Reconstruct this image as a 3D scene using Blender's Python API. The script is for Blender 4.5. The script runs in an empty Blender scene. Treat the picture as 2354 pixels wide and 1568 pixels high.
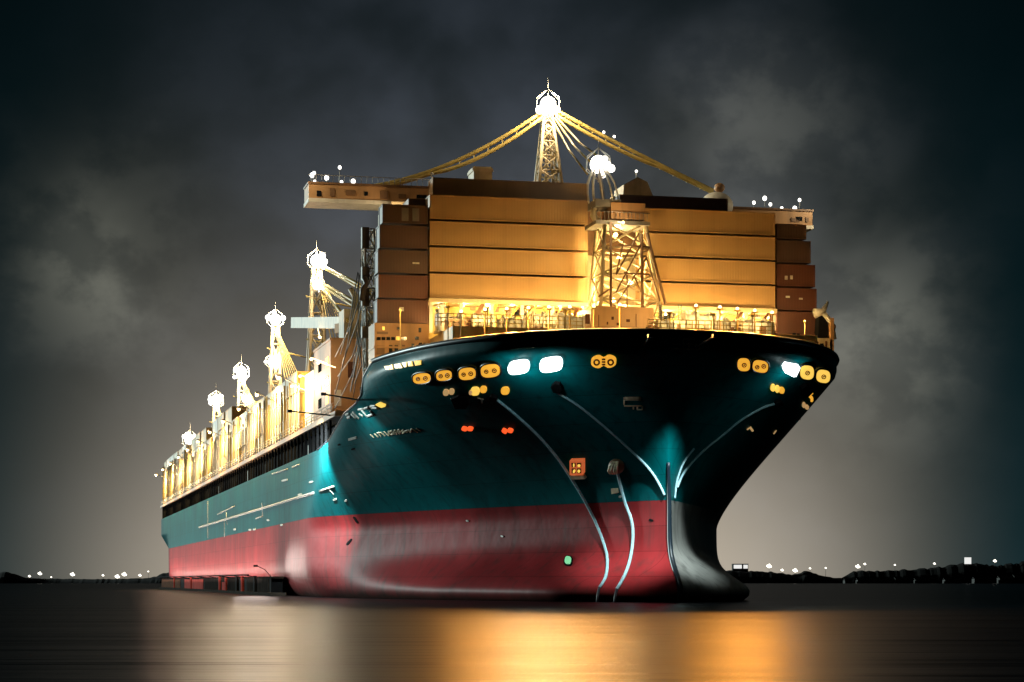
import bpy, math, random
from mathutils import Vector, Matrix
from mathutils.bvhtree import BVHTree
R = math.radians
rnd = random.Random(7)
sc = bpy.context.scene
COL = sc.collection

# ------------------------------------------------------------------ materials
def nd(nt, typ, **kw):
    n = nt.nodes.new(typ)
    for k, v in kw.items():
        setattr(n, k, v)
    return n

def paint(name, col, rough=0.5, metal=0.0, var=0.25, scale=0.35, streak=0.0, bump=0.0, dirt=(0.05, 0.035, 0.025), spec=0.4, seams=False, ior=1.5, scum=False):
    """painted steel: base colour with blotches, vertical rust/dirt streaks and slight bump"""
    m = bpy.data.materials.new(name); m.use_nodes = True
    nt = m.node_tree; b = nt.nodes['Principled BSDF']
    b.inputs['Roughness'].default_value = rough
    b.inputs['Metallic'].default_value = metal; b.inputs['IOR'].default_value = ior
    b.inputs['Specular IOR Level'].default_value = spec
    tc = nd(nt, 'ShaderNodeTexCoord')
    n1 = nd(nt, 'ShaderNodeTexNoise'); n1.inputs['Scale'].default_value = scale; n1.inputs['Detail'].default_value = 6
    nt.links.new(tc.outputs['Object'], n1.inputs['Vector'])
    rp = nd(nt, 'ShaderNodeValToRGB')
    rp.color_ramp.elements[0].position = 0.3; rp.color_ramp.elements[1].position = 0.7
    d = 1 - var
    rp.color_ramp.elements[0].color = (col[0]*d, col[1]*d, col[2]*d, 1)
    rp.color_ramp.elements[1].color = (min(1, col[0]*(1+var*.5)), min(1, col[1]*(1+var*.5)), min(1, col[2]*(1+var*.5)), 1)
    nt.links.new(n1.outputs['Fac'], rp.inputs['Fac'])
    out = rp.outputs['Color']
    if streak > 0:
        mp = nd(nt, 'ShaderNodeMapping'); mp.inputs['Scale'].default_value = (0.9, 0.9, 0.05)
        nt.links.new(tc.outputs['Object'], mp.inputs['Vector'])
        n2 = nd(nt, 'ShaderNodeTexNoise'); n2.inputs['Scale'].default_value = 1.2; n2.inputs['Detail'].default_value = 5
        nt.links.new(mp.outputs['Vector'], n2.inputs['Vector'])
        r2 = nd(nt, 'ShaderNodeValToRGB'); r2.color_ramp.elements[0].position = 0.5; r2.color_ramp.elements[1].position = 0.75
        r2.color_ramp.elements[0].color = (0, 0, 0, 1); r2.color_ramp.elements[1].color = (streak, streak, streak, 1)
        nt.links.new(n2.outputs['Fac'], r2.inputs['Fac'])
        mx = nd(nt, 'ShaderNodeMixRGB'); mx.inputs['Color2'].default_value = (*dirt, 1)
        nt.links.new(r2.outputs['Color'], mx.inputs['Fac']); nt.links.new(out, mx.inputs['Color1'])
        out = mx.outputs['Color']
    if seams:
        sp = nd(nt, 'ShaderNodeSeparateXYZ'); nt.links.new(tc.outputs['Object'], sp.inputs[0])
        cb = nd(nt, 'ShaderNodeCombineXYZ'); nt.links.new(sp.outputs[1], cb.inputs[0]); nt.links.new(sp.outputs[2], cb.inputs[1])
        bk = nd(nt, 'ShaderNodeTexBrick'); bk.inputs['Scale'].default_value = 1.0; bk.inputs['Mortar Size'].default_value = .035; bk.inputs['Mortar Smooth'].default_value = .3
        bk.inputs['Brick Width'].default_value = 8.5; bk.inputs['Row Height'].default_value = 2.35
        bk.inputs['Color1'].default_value = (1, 1, 1, 1); bk.inputs['Color2'].default_value = (.84, .84, .84, 1); bk.inputs['Mortar'].default_value = (.55, .55, .55, 1)
        nt.links.new(cb.outputs[0], bk.inputs['Vector'])
        ml = nd(nt, 'ShaderNodeMixRGB', blend_type='MULTIPLY'); ml.inputs['Fac'].default_value = .9
        nt.links.new(out, ml.inputs['Color1']); nt.links.new(bk.outputs['Color'], ml.inputs['Color2']); out = ml.outputs['Color']
    if scum:        # fouled band along the waterline
        s3 = nd(nt, 'ShaderNodeSeparateXYZ'); nt.links.new(tc.outputs['Object'], s3.inputs[0])
        ad = nd(nt, 'ShaderNodeMath', operation='MULTIPLY_ADD'); nt.links.new(n1.outputs['Fac'], ad.inputs[0]); ad.inputs[1].default_value = -2.2; nt.links.new(s3.outputs[2], ad.inputs[2])
        mr = nd(nt, 'ShaderNodeMapRange'); mr.inputs['From Min'].default_value = -.9; mr.inputs['From Max'].default_value = .35; mr.inputs['To Min'].default_value = .9; mr.inputs['To Max'].default_value = 0
        nt.links.new(ad.outputs[0], mr.inputs['Value'])
        m3 = nd(nt, 'ShaderNodeMixRGB'); m3.inputs['Color2'].default_value = (.018, .016, .012, 1)
        nt.links.new(mr.outputs[0], m3.inputs['Fac']); nt.links.new(out, m3.inputs['Color1']); out = m3.outputs['Color']
    nt.links.new(out, b.inputs['Base Color'])
    if bump > 0:
        bp = nd(nt, 'ShaderNodeBump'); bp.inputs['Strength'].default_value = bump; bp.inputs['Distance'].default_value = 0.4
        n3 = nd(nt, 'ShaderNodeTexNoise'); n3.inputs['Scale'].default_value = scale*1.6; n3.inputs['Detail'].default_value = 3
        nt.links.new(tc.outputs['Object'], n3.inputs['Vector'])
        nt.links.new(n3.outputs['Fac'], bp.inputs['Height']); nt.links.new(bp.outputs['Normal'], b.inputs['Normal'])
    return m

def glow(name, col, strength):
    m = bpy.data.materials.new(name); m.use_nodes = True
    b = m.node_tree.nodes['Principled BSDF']
    b.inputs['Base Color'].default_value = (*[min(1, c) for c in col], 1)
    b.inputs['Emission Color'].default_value = (*col, 1)
    b.inputs['Emission Strength'].default_value = strength
    b.inputs['Roughness'].default_value = 0.4
    return m

M = {}
M['teal'] = paint('teal_hull_paint', (0.000, 0.125, 0.140), 0.38, spec=0.5, ior=1.13, seams=True, var=0.22, scale=0.12, streak=0.55, bump=0.22, dirt=(0.004, 0.03, 0.034))
M['red'] = paint('red_bottom_paint', (0.33, 0.030, 0.034), 0.50, spec=0.5, ior=1.10, seams=True, var=0.3, scale=0.15, streak=0.65, bump=0.3, dirt=(0.10, 0.035, 0.032), scum=True)
M['hull_in_shade'] = paint('shaded_bottom_grey', (0.30, 0.30, 0.285), 0.5, var=0.3, scale=0.2, streak=0.6, bump=0.3, scum=True, dirt=(0.03, 0.03, 0.03))  # unlit starboard side of the red bottom, shade put into the base colour
M['navy'] = paint('navy_trim_paint', (0.006, 0.015, 0.025), 0.4, var=0.3)
M['black'] = paint('black_rubber', (0.01, 0.01, 0.011), 0.7, spec=0.5, ior=1.05)
M['cream'] = paint('cream_deck_paint', (0.62, 0.50, 0.30), 0.5, var=0.25, scale=0.6, streak=0.4)
M['white'] = paint('white_steel_paint', (0.72, 0.68, 0.58), 0.45, var=0.15, scale=0.5, streak=0.3)
M['orange_house'] = paint('ochre_deckhouse_paint', (0.48, 0.27, 0.12), 0.5, var=0.2, scale=0.4, streak=0.35)
M['yellow_steel'] = paint('yellow_boom_paint', (0.60, 0.44, 0.12), 0.45, var=0.3, scale=0.5, streak=0.3)
M['brown_steel'] = paint('brown_machinery_paint', (0.22, 0.12, 0.06), 0.5, var=0.35, scale=0.8, streak=0.5)
M['grey_steel'] = paint('grey_steel_paint', (0.22, 0.21, 0.19), 0.5, metal=0.2, var=0.3, scale=0.8)
M['rust'] = paint('rust_stain', (0.11, 0.05, 0.03), 0.8, spec=0.5, ior=1.05, var=0.4, scale=1.0)
M['tan'] = paint('tan_container_paint', (0.42, 0.25, 0.10), 0.5, var=0.12, scale=0.25, streak=0.16, dirt=(0.16, 0.09, 0.05))
M['maroon'] = paint('maroon_container_paint', (0.105, 0.040, 0.026), 0.5, var=0.2, scale=0.3, streak=0.25)
M['brown_box'] = paint('brown_container_paint', (0.09, 0.055, 0.045), 0.5, var=0.2, scale=0.3, streak=0.25)
M['cargo1'] = paint('cream_container_paint', (0.70, 0.58, 0.34), 0.5, var=0.2, scale=0.4, streak=0.5, dirt=(0.22, 0.12, 0.04))
M['cargo2'] = paint('ochre_container_paint', (0.62, 0.42, 0.13), 0.5, var=0.2, scale=0.4, streak=0.5, dirt=(0.2, 0.1, 0.03))
M['cargo3'] = paint('white_container_paint', (0.78, 0.72, 0.60), 0.5, var=0.15, scale=0.4, streak=0.4, dirt=(0.25, 0.15, 0.06))
M['glass'] = paint('dark_window_glass', (0.012, 0.014, 0.016), 0.12, var=0.1, spec=0.6)
M['silver'] = paint('silver_letter_paint', (0.60, 0.58, 0.52), 0.4, var=0.3, scale=2.0)
M['letter'] = paint('cream_letter_paint', (0.80, 0.70, 0.46), 0.5, var=0.25, scale=2.0)
M['rope'] = paint('pale_blue_rope', (0.36, 0.62, 0.70), 0.6, var=0.2, scale=3.0)
M['dark_rope'] = paint('wet_dark_rope', (0.03, 0.03, 0.04), 0.5)
M['red_panel'] = paint('red_panel_paint', (0.36, 0.05, 0.04), 0.7, spec=0.5, ior=1.05, var=0.3, scale=0.6, streak=0.4)
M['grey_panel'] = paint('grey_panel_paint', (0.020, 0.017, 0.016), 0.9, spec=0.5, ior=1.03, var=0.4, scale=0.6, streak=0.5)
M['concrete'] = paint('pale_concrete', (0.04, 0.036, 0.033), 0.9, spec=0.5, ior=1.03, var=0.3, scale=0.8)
M['land'] = paint('dark_hill_earth', (0.012, 0.012, 0.011), 0.95, var=0.4, scale=0.05, spec=0.05)
M['house_wall'] = paint('dark_house_wall', (0.035, 0.033, 0.03), 0.8)
M['house_roof'] = paint('pale_house_roof', (0.14, 0.135, 0.125), 0.8)
M['hot'] = glow('lamp_white', (1.0, 0.97, 0.88), 3.2)
M['hot_s'] = glow('small_lamp_white', (1.0, 0.97, 0.9), 3)
M['warm'] = glow('lamp_warm', (1.0, 0.78, 0.38), 4)
M['port_o'] = glow('orange_lit_porthole', (0.90, 0.42, 0.04), 0.95)
M['port_y'] = glow('yellow_lit_porthole', (1.0, 0.62, 0.10), 0.98)
M['port_w'] = glow('white_lit_porthole', (0.92, 1.0, 1.0), 3.0)
M['port_p'] = glow('dim_lit_opening', (0.75, 0.45, 0.18), 0.55)
M['red_l'] = glow('red_lamp', (1.0, 0.10, 0.02), 1.2)
M['green_l'] = glow('green_lamp', (0.25, 0.75, 0.38), 0.6)
M['red_box'] = glow('orange_red_lit_box', (0.80, 0.17, 0.05), 0.55)
M['amber_in'] = paint('brown_porthole_detail', (0.22, 0.07, 0.015), 0.6)
M['far_l'] = glow('shore_lamp_white', (1.0, 0.94, 0.80), 2.5)
M['far_p'] = glow('shore_lit_panel', (0.95, 0.95, 0.92), 0.9)

# ------------------------------------------------------------------ mesh builder
class MB:
    def __init__(s): s.v = []; s.f = []; s.mi = []; s.cur = 0; s.sm = []; s.smooth = False
    def add(s, vs, fs):
        o = len(s.v); s.v += [tuple(p) for p in vs]
        for f in fs:
            s.f.append(tuple(i+o for i in f)); s.mi.append(s.cur); s.sm.append(s.smooth)
        return s
    def box(s, x0, x1, y0, y1, z0, z1):
        vs = [(x, y, z) for z in (z0, z1) for y in (y0, y1) for x in (x0, x1)]
        return s.add(vs, [(0, 2, 3, 1), (4, 5, 7, 6), (0, 1, 5, 4), (2, 6, 7, 3), (0, 4, 6, 2), (1, 3, 7, 5)])
    def prism(s, poly, dirv):
        """closed polygon extruded by a vector"""
        n = len(poly); d = Vector(dirv)
        vs = [Vector(p) for p in poly] + [Vector(p)+d for p in poly]
        fs = [tuple(range(n-1, -1, -1)), tuple(range(n, 2*n))] + [(i, (i+1) % n, (i+1) % n+n, i+n) for i in range(n)]
        return s.add(vs, fs)
    def beam(s, p, q, w, h=None, up=(0, 0, 1)):
        p, q = Vector(p), Vector(q); d = q-p
        if d.length < 1e-6: return s
        d.normalize(); h = h or w
        a = d.cross(Vector(up))
        if a.length < 1e-3: a = d.cross(Vector((1, 0, 0)))
        a.normalize(); b = a.cross(d).normalized()
        vs = [c + a*(w/2)*i + b*(h/2)*j for c in (p, q) for i, j in ((-1, -1), (1, -1), (1, 1), (-1, 1))]
        return s.add(vs, [(0, 1, 2, 3), (7, 6, 5, 4), (0, 4, 5, 1), (1, 5, 6, 2), (2, 6, 7, 3), (3, 7, 4, 0)])
    def tube(s, pts, r, n=8, r2=None, cap=True):
        pts = [Vector(p) for p in pts]; m = len(pts); r2 = r if r2 is None else r2
        vs = []; ref = None
        for i, p in enumerate(pts):
            d = (pts[min(i+1, m-1)] - pts[max(i-1, 0)]).normalized()
            if ref is None:
                ref = d.cross(Vector((0, 0, 1)))
                if ref.length < 1e-3: ref = d.cross(Vector((1, 0, 0)))
            ref = (ref - d*ref.dot(d)).normalized(); b = d.cross(ref)
            rr = r + (r2-r)*i/max(1, m-1)
            vs += [p + (ref*math.cos(2*math.pi*k/n) + b*math.sin(2*math.pi*k/n))*rr for k in range(n)]
        fs = [(i*n+k, i*n+(k+1) % n, (i+1)*n+(k+1) % n, (i+1)*n+k) for i in range(m-1) for k in range(n)]
        if cap: fs += [tuple(range(n-1, -1, -1)), tuple(range((m-1)*n, m*n))]
        o = s.smooth; s.smooth = True; s.add(vs, fs); s.smooth = o
        return s
    def ball(s, c, r, n=10, m=6, sz=1.0):
        c = Vector(c); vs = [c+Vector((0, 0, r*sz))]
        for i in range(1, m):
            a = math.pi*i/m
            vs += [c+Vector((r*math.sin(a)*math.cos(2*math.pi*k/n), r*math.sin(a)*math.sin(2*math.pi*k/n), r*sz*math.cos(a))) for k in range(n)]
        vs.append(c-Vector((0, 0, r*sz)))
        fs = [(0, 1+k, 1+(k+1) % n) for k in range(n)]
        for i in range(m-2):
            fs += [(1+i*n+k, 1+(i+1)*n+k, 1+(i+1)*n+(k+1) % n, 1+i*n+(k+1) % n) for k in range(n)]
        e = len(vs)-1
        fs += [(e, 1+(m-2)*n+(k+1) % n, 1+(m-2)*n+k) for k in range(n)]
        o = s.smooth; s.smooth = True; s.add(vs, fs); s.smooth = o
        return s
    def build(s, name, mats, parent=None, loc=None, rot=None):
        me = bpy.data.meshes.new(name); me.from_pydata(s.v, [], s.f)
        if not isinstance(mats, (list, tuple)): mats = [mats]
        for m in mats: me.materials.append(m)
        me.polygons.foreach_set('material_index', s.mi)
        me.polygons.foreach_set('use_smooth', s.sm)
        me.update()
        o = bpy.data.objects.new(name, me); COL.objects.link(o)
        if parent: o.parent = parent
        if loc: o.location = loc
        if rot is not None: o.rotation_euler = (0, 0, rot)
        return o

def tag(o, label=None, cat=None, group=None, kind=None):
    if label: o['label'] = label
    if cat: o['category'] = cat
    if group: o['group'] = group
    if kind: o['kind'] = kind
    return o

def empty(name, loc=(0, 0, 0), rz=0.0):
    o = bpy.data.objects.new(name, None); COL.objects.link(o)
    o.location = loc; o.rotation_euler = (0, 0, rz); o.empty_display_size = 0.5
    return o

def copy_thing(root):
    r = root.copy(); COL.objects.link(r)
    for ch in list(root.children):
        c = ch.copy(); COL.objects.link(c); c.parent = r
        for g in list(ch.children):
            d = g.copy(); COL.objects.link(d); d.parent = c
    return r

# ------------------------------------------------------------------ camera and frames
FPX, CX, HY, CAMZ = 4940.0, 1177.0, 1334.0, 2.0     # survey of the view: focal length, centre, horizon, eye height
cam_d = bpy.data.cameras.new('camera'); cam = bpy.data.objects.new('camera', cam_d); COL.objects.link(cam)
cam.location = (0, 0, CAMZ); cam.rotation_euler = (R(90), 0, 0)
cam_d.sensor_width = 36; cam_d.lens = 36*FPX/2354; cam_d.shift_y = (HY-784)/2354
cam_d.clip_start = 0.5; cam_d.clip_end = 40000
sc.camera = cam

TH = R(12.8); STEM = Vector((14.5, 198.0, 0))
ship = tag(empty('container_ship', STEM, TH), 'huge teal and red container ship lit up at night, bow towards the viewer', 'ship')
W2L = (Matrix.Translation(STEM) @ Matrix.Rotation(TH, 4, 'Z')).inverted()
L2W = W2L.inverted()
def ray(x, y):
    o = W2L @ Vector((0, 0, CAMZ))
    d = W2L.to_3x3() @ Vector(((x-CX)/FPX, 1, (HY-y)/FPX))
    return o, d.normalized()
def on_s(x, y, s):
    o, d = ray(x, y); return o + d*((s-o.y)/d.y)
def on_t(x, y, t):
    o, d = ray(x, y); return o + d*((t-o.x)/d.x)
def at(x, y, Y):                       # world point at a distance
    return Vector(((x-CX)/FPX*Y, Y, CAMZ+(HY-y)/FPX*Y))
def tx(x, s): return on_s(x, HY, s).x
def zy(x, y, s): return on_s(x, y, s).z

def lamp(kind, loc, power, col, radius=0.4, parent=ship, aim=None, size=None, blend=0.5):
    d = bpy.data.lights.new('lamp_light', kind); d.energy = power; d.color = col
    d.shadow_soft_size = radius
    o = bpy.data.objects.new('lamp_light', d); COL.objects.link(o)
    o.parent = parent; o.location = loc
    if aim is not None:
        o.rotation_euler = (Vector(aim)-Vector(loc)).to_track_quat('-Z', 'Y').to_euler()
    if kind == 'SPOT':
        d.spot_size = R(size or 60); d.spot_blend = blend
    return o

# ------------------------------------------------------------------ hull form
BEAM = 25.0
clamp = lambda x, a=0.0, b=1.0: max(a, min(b, x))
LEN = 345.0
def flare(z): return clamp((z-8)/14.5)**1.75
def entry(z): return 66-35*clamp((z-8)/14.5)**1.25
def bulb(z): return math.exp(-((z-0.8)/2.6)**2)
def stem_fwd(z): return -8.0*flare(z)**1.3 - 3.4*bulb(z)
def half(S, z):
    k = flare(z); S1 = entry(z); a = 1.3+.7*k; e = 1/(1+1.2*k)
    x = clamp(S/S1); w = BEAM*(1-(1-x)**a)**e
    w += 5.3*bulb(z)*math.sqrt(clamp(S/9.0))*clamp(1-(S-12)/45.0)
    w = min(w, BEAM)
    if z < 4.0 and S > 30: w -= 2.2*((4.0-z)/5.0)**2*clamp((S-30)/40)
    if z < 0.8: w -= 1.4*((0.8-z)/2.3)**2*clamp(S/6)
    if S > 318: w *= 1-.30*((S-318)/27.0)*clamp((13-z)/13.0)
    return max(w, 0.0)
ZT = [(0, 23.8), (24.5, 23.8), (25.5, 23.4), (26.5, 22.6), (28, 20.8), (31, 20.1), (36, 19.6), (42, 18.4), (47, 17.5), (56, 17.0), (400, 17.0)]
def ztop(S):
    for (a, za), (b, zb) in zip(ZT, ZT[1:]):
        if S <= b: return za+(zb-za)*(S-a)/(b-a)
    return 17.0
def hull_pt(S, z, side):
    f = clamp(1-S/entry(z))
    tuck = 1.0*clamp((z-20.6)/3.2)*clamp(S/18) if side < 0 else 0.0
    return Vector((side*max(0, half(S, z)-tuck)-2.1*flare(z)*f, S + stem_fwd(z)*f, z))
SS = [80*(i/70.0)**1.8 for i in range(71)] + [80+ (LEN-80)*i/50.0 for i in range(1, 51)]
SS = sorted(SS + [24.5, 25.5, 26.5, 28.0])
ZL = 9.4
def hull_grid(z0, zf, nz):
    mb = MB(); mb.smooth = True
    for side in (-1, 1):
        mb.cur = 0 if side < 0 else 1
        vs = []; 
        for S in SS:
            zt = zf(S)
            for j in range(nz+1): vs.append(hull_pt(S, z0+(zt-z0)*j/nz, side))
        n = nz+1; fs = []
        for i in range(len(SS)-1):
            for j in range(nz):
                f = (i*n+j, (i+1)*n+j, (i+1)*n+j+1, i*n+j+1)
                fs.append(f if side > 0 else f[::-1])
        mb.add(vs, fs)
    # transom
    mb.smooth = False
    for j in range(nz):
        S = LEN; zt = zf(S); za = z0+(zt-z0)*j/nz; zb = z0+(zt-z0)*(j+1)/nz
        mb.cur = 0
        mb.add([hull_pt(S, za, -1), hull_pt(S, za, 1), hull_pt(S, zb, 1), hull_pt(S, zb, -1)], [(3, 2, 1, 0)])
    return mb
bottom_mb = hull_grid(-1.5, lambda S: ZL, 22)
top_mb = hull_grid(ZL, ztop, 30)
bottom = bottom_mb.build('hull_bottom', [M['red'], M['hull_in_shade']], ship); tag(bottom, 'red painted lower hull, shade on its far side coloured in as dark grey')
topside = top_mb.build('hull_topside', [M['teal'], M['teal']], ship); tag(topside, 'teal painted upper hull with flared bow')
off = len(bottom_mb.v)
BVH = BVHTree.FromPolygons([Vector(v) for v in bottom_mb.v+top_mb.v], bottom_mb.f+[tuple(i+off for i in f) for f in top_mb.f])
def on_hull(x, y):
    o, d = ray(x, y)
    loc, nor, _, _ = BVH.ray_cast(o, d)
    if loc is None: return None, None
    if nor.dot(d) > 0: nor = -nor
    return loc, nor

# stem bar and bulwark rail (rounded dark edges)
mb = MB(); mb.tube([(hull_pt(0, z, 1).x, stem_fwd(z)-.05, z) for z in [-1.2+i*.5 for i in range(29)]], 0.30, 8, 0.16)
mb.build('stem_bar', M['navy'], ship)
rail = [hull_pt(S, ztop(S), -1) for S in reversed(SS) if S <= 60] + [hull_pt(S, ztop(S), 1) for S in SS if 0 < S <= 60]
S_END = 24.6
rail = [hull_pt(S, ztop(S), -1) for S in reversed(SS) if S <= S_END] + [hull_pt(S, ztop(S), 1) for S in SS if 0 < S <= S_END]
for side in (-1, 1):
    mb = MB(); mb.tube([hull_pt(S, ztop(S), side)+Vector((0, 0, .05)) for S in SS if S_END-.5 <= S <= 58], .11, 6); mb.build('shoulder_rail', M['navy'], ship)
mb = MB(); mb.tube([p+Vector((0, 0, .12)) for p in rail], 0.28, 8)
mb.build('bulwark_rail', M['navy'], ship)
# decks
def deck(name, S0, S1, z, mat, th=0.2):
    ss = [S for S in SS if S0 <= S <= S1]
    mb = MB(); L = [hull_pt(S, min(z, ztop(S)), -1) for S in ss]; Rr = [hull_pt(S, min(z, ztop(S)), 1) for S in ss]
    vs = []
    for a, b in zip(L, Rr): vs += [(a.x+.06, a.y, z), (b.x-.06, b.y, z)]
    mb.add(vs, [(2*i, 2*i+1, 2*i+3, 2*i+2) for i in range(len(ss)-1)])
    return mb.build(name, mat, ship)
deck('foredeck', 0, 27.0, 22.7, M['cream'])
mb = MB(); mb.box(-23.0, 23.0, 27.4, 27.8, 20.4, 22.65); mb.build('step_bulkhead', M['cream'], ship)
mb = MB(); mb.box(-23.2, 23.2, 27.9, 40.4, 19.2, 19.8); mb.build('shoulder_deck', M['cream'], ship)
mb = MB(); mb.box(-25.25, 25.25, 40.5, LEN+.3, 19.75, 20.3); mb.build('deck_edge_plate', M['orange_house'], ship)

# recessed side gallery under the deck edge
mb = MB(); mb.box(-23.4, 23.4, 41, LEN-.8, 16.2, 19.75); mb.build('gallery_wall', M['black'], ship)
mb = MB(); mb.box(-24.95, -23.4, 46, LEN-.8, 16.6, 16.95); mb.box(23.4, 24.95, 46, LEN-.8, 16.6, 16.95); mb.build('gallery_floor', M['navy'], ship)
k = 0
for i in range(84):
    s = 47+i*3.55
    g = MB(); g.box(-24.95, -24.70, s, s+.22, 16.95, 19.75)
    g.build('gallery_post', M['black'], ship)
for i in range(46):
    s = 49+i*6.3+rnd.random()*1.5; w = .8+rnd.random()*1.6; h = 1.0+rnd.random()*.9; zb = 17.1+rnd.random()*.5
    g = MB(); g.box(-23.46, -23.38, s, s+w, zb, zb+h); g.box(-23.5, -23.36, s+w*.45, s+w*.52, zb, zb+h)
    g.build('gallery_window', M['grey_panel'] if i % 4 else M['grey_steel'], ship)
g = MB()
for i in range(70):
    s = 44+i*4.3
    g.tube([(-25.1, s, 20.3), (-25.1, s, 21.35)], .05, 5)
for z in (20.65, 21.0, 21.35): g.tube([(-25.1, 43, z), (-25.1, LEN, z)], .045, 5)
g.build('side_railing', M['white'], ship)

# rubbing strakes and thin marks on the port side
def hull_line(pxs, r, name, mat, parent=None, n=6, sub=14, lift=0.0):
    pts = []
    for (x0, y0), (x1, y1) in zip(pxs, pxs[1:]):
        m = max(2, int(math.hypot(x1-x0, y1-y0)/sub)+1)
        for i in range(m):
            l, nn = on_hull(x0+(x1-x0)*i/m, y0+(y1-y0)*i/m)
            if l is not None: pts.append(l+nn*lift)
    l, nn = on_hull(*pxs[-1])
    if l is not None: pts.append(l+nn*lift)
    if len(pts) < 2: return None
    mb = MB(); mb.tube(pts, r, n)
    return mb.build(name, mat, parent or topside)
def smooth_px(p, m=6):
    out = []
    for i in range(len(p)-1):
        p0, p1, p2, p3 = p[max(i-1, 0)], p[i], p[i+1], p[min(i+2, len(p)-1)]
        for j in range(m):
            t = j/m
            out.append(tuple(.5*(2*b+(c-a)*t+(2*a-5*b+4*c-d)*t*t+(3*b-a-3*c+d)*t**3) for a, b, c, d in zip(p0, p1, p2, p3)))
    out.append(p[-1]); return out
def side_z(x, z):
    p = on_t(x, HY, -BEAM); Y = (L2W @ p).y
    return HY-(z-CAMZ)*FPX/Y
hull_line([(x, side_z(x, 12.2)) for x in range(458, 732, 12)], .17, 'rubbing_strake', M['silver'])
hull_line([(735, 1129), (768, 1118)], .13, 'rubbing_strake', M['silver'])
hull_line([(626, 1090), (662, 1078)], .10, 'hull_mark', M['silver'])
hull_line([(672, 1074), (688, 1068)], .10, 'hull_mark', M['silver'])
for a, b in (((500, 1183), (540, 1163)), ((520, 1178), (522, 1205)), ((603, 1155), (604, 1185)), ((588, 1192), (604, 1187)), ((478, 1140), (478, 1238)), ((516, 1195), (516, 1235)), ((757, 1124), (768, 1137)), ((535, 1098), (535, 1120)), ((594, 1060), (597, 1085))):
    hull_line([a, b], .09, 'hull_mark', M['silver'])

def outline_patch(pxs, th, name, mat, parent=None, lift=0.02):
    """a plate whose outline follows the hull skin, standing proud of it by th"""
    P = []; N = Vector((0, 0, 0))
    for x, y in pxs:
        l, nn = on_hull(x, y)
        if l is None: return None
        P.append(l); N += nn
    N.normalize()
    mb = MB(); mb.prism([p+N*(lift-.25) for p in P][::-1], N*(th+.25))
    return mb.build(name, mat, parent or topside), sum(P, Vector())/len(P), N
def oval(cx, cy, rx, ry, tilt=0, e=2.6, n=24):
    out = []
    for k in range(n):
        a = 2*math.pi*k/n; c, s = math.cos(a), math.sin(a)
        x = rx*math.copysign(abs(c)**(2/e), c); y = ry*math.copysign(abs(s)**(2/e), s)
        out.append((cx+x*math.cos(R(tilt))-y*math.sin(R(tilt)), cy+x*math.sin(R(tilt))+y*math.cos(R(tilt))))
    return out
ports = [(972, 867, 20, 12, -6, 'o'), (1023, 860, 18, 12, -7, 'o'), (1076, 856, 19.5, 14, -5, 'o'), (1129, 849, 22, 15, -6, 'o'),
         (1708, 835, 15, 15, 0, 'o'), (1746, 839, 18, 14, 10, 'o'), (1853, 853, 16, 16, 5, 'y'), (1890, 862, 16, 15, 8, 'y'), (1917, 873, 12, 12, 15, 'o')]
for cx, cy, rx, ry, tl, c in ports:
    rg = [q for q in (on_hull(x, y) for x, y in oval(cx, cy, rx*1.10, ry*1.12, tl)) if q[0] is not None]
    if len(rg) > 20:
        mb = MB(); mb.tube([l+nn*.14 for l, nn in rg+rg[:2]], .10, 8); mb.build('porthole_rim', M['navy'], topside)
    r = outline_patch(oval(cx, cy, rx*1.04, ry*1.04, tl), .15, 'porthole', M['port_o'] if c == 'o' else M['port_y'])
    if not r: continue
    mb = MB()
    if rx > 17:
        spots = ((-.42, .1, 4.2), (.42, -.05, 4.6))
    else:
        spots = ((.05, .05, 4.6),)
    for a, b, q in spots:
        ring = [on_hull(x, y) for x, y in oval(cx+a*rx, cy+b*ry, q, q*.95, 0, 2.0, 14)]
        mb.tube([l+nn*.2 for l, nn in ring+ring[:1] if l is not None], .05, 5)
        mb.tube([l+nn*.2 for l, nn in (on_hull(cx+a*rx-1.5, cy+b*ry), on_hull(cx+a*rx+1.5, cy+b*ry-.6))], .07, 5)
    mb.build('porthole_fitting', M['amber_in'], topside)
# twin porthole joined in the middle
tw = []
for k in range(40):
    a = 2*math.pi*k/40; x = 29*math.cos(a); tw.append((1388+x, 829-x*.03+(15-7*math.exp(-(x/7)**2))*math.copysign(abs(math.sin(a))**.75, math.sin(a))))
outline_patch(tw, .16, 'porthole', M['port_o'])
mb = MB()
for cx in (1372, 1404):
    ring = [on_hull(x, y) for x, y in oval(cx, 829, 6, 6, 0, 2.0, 14)]
    mb.tube([l+nn*.2 for l, nn in ring+ring[:1]], .09, 5)
for y in (822, 828, 834): mb.tube([on_hull(1384, y)[0]+on_hull(1384, y)[1]*.2, on_hull(1392, y)[0]+on_hull(1392, y)[1]*.2], .1, 5)
mb.build('porthole_fitting', M['amber_in'], topside)
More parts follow.
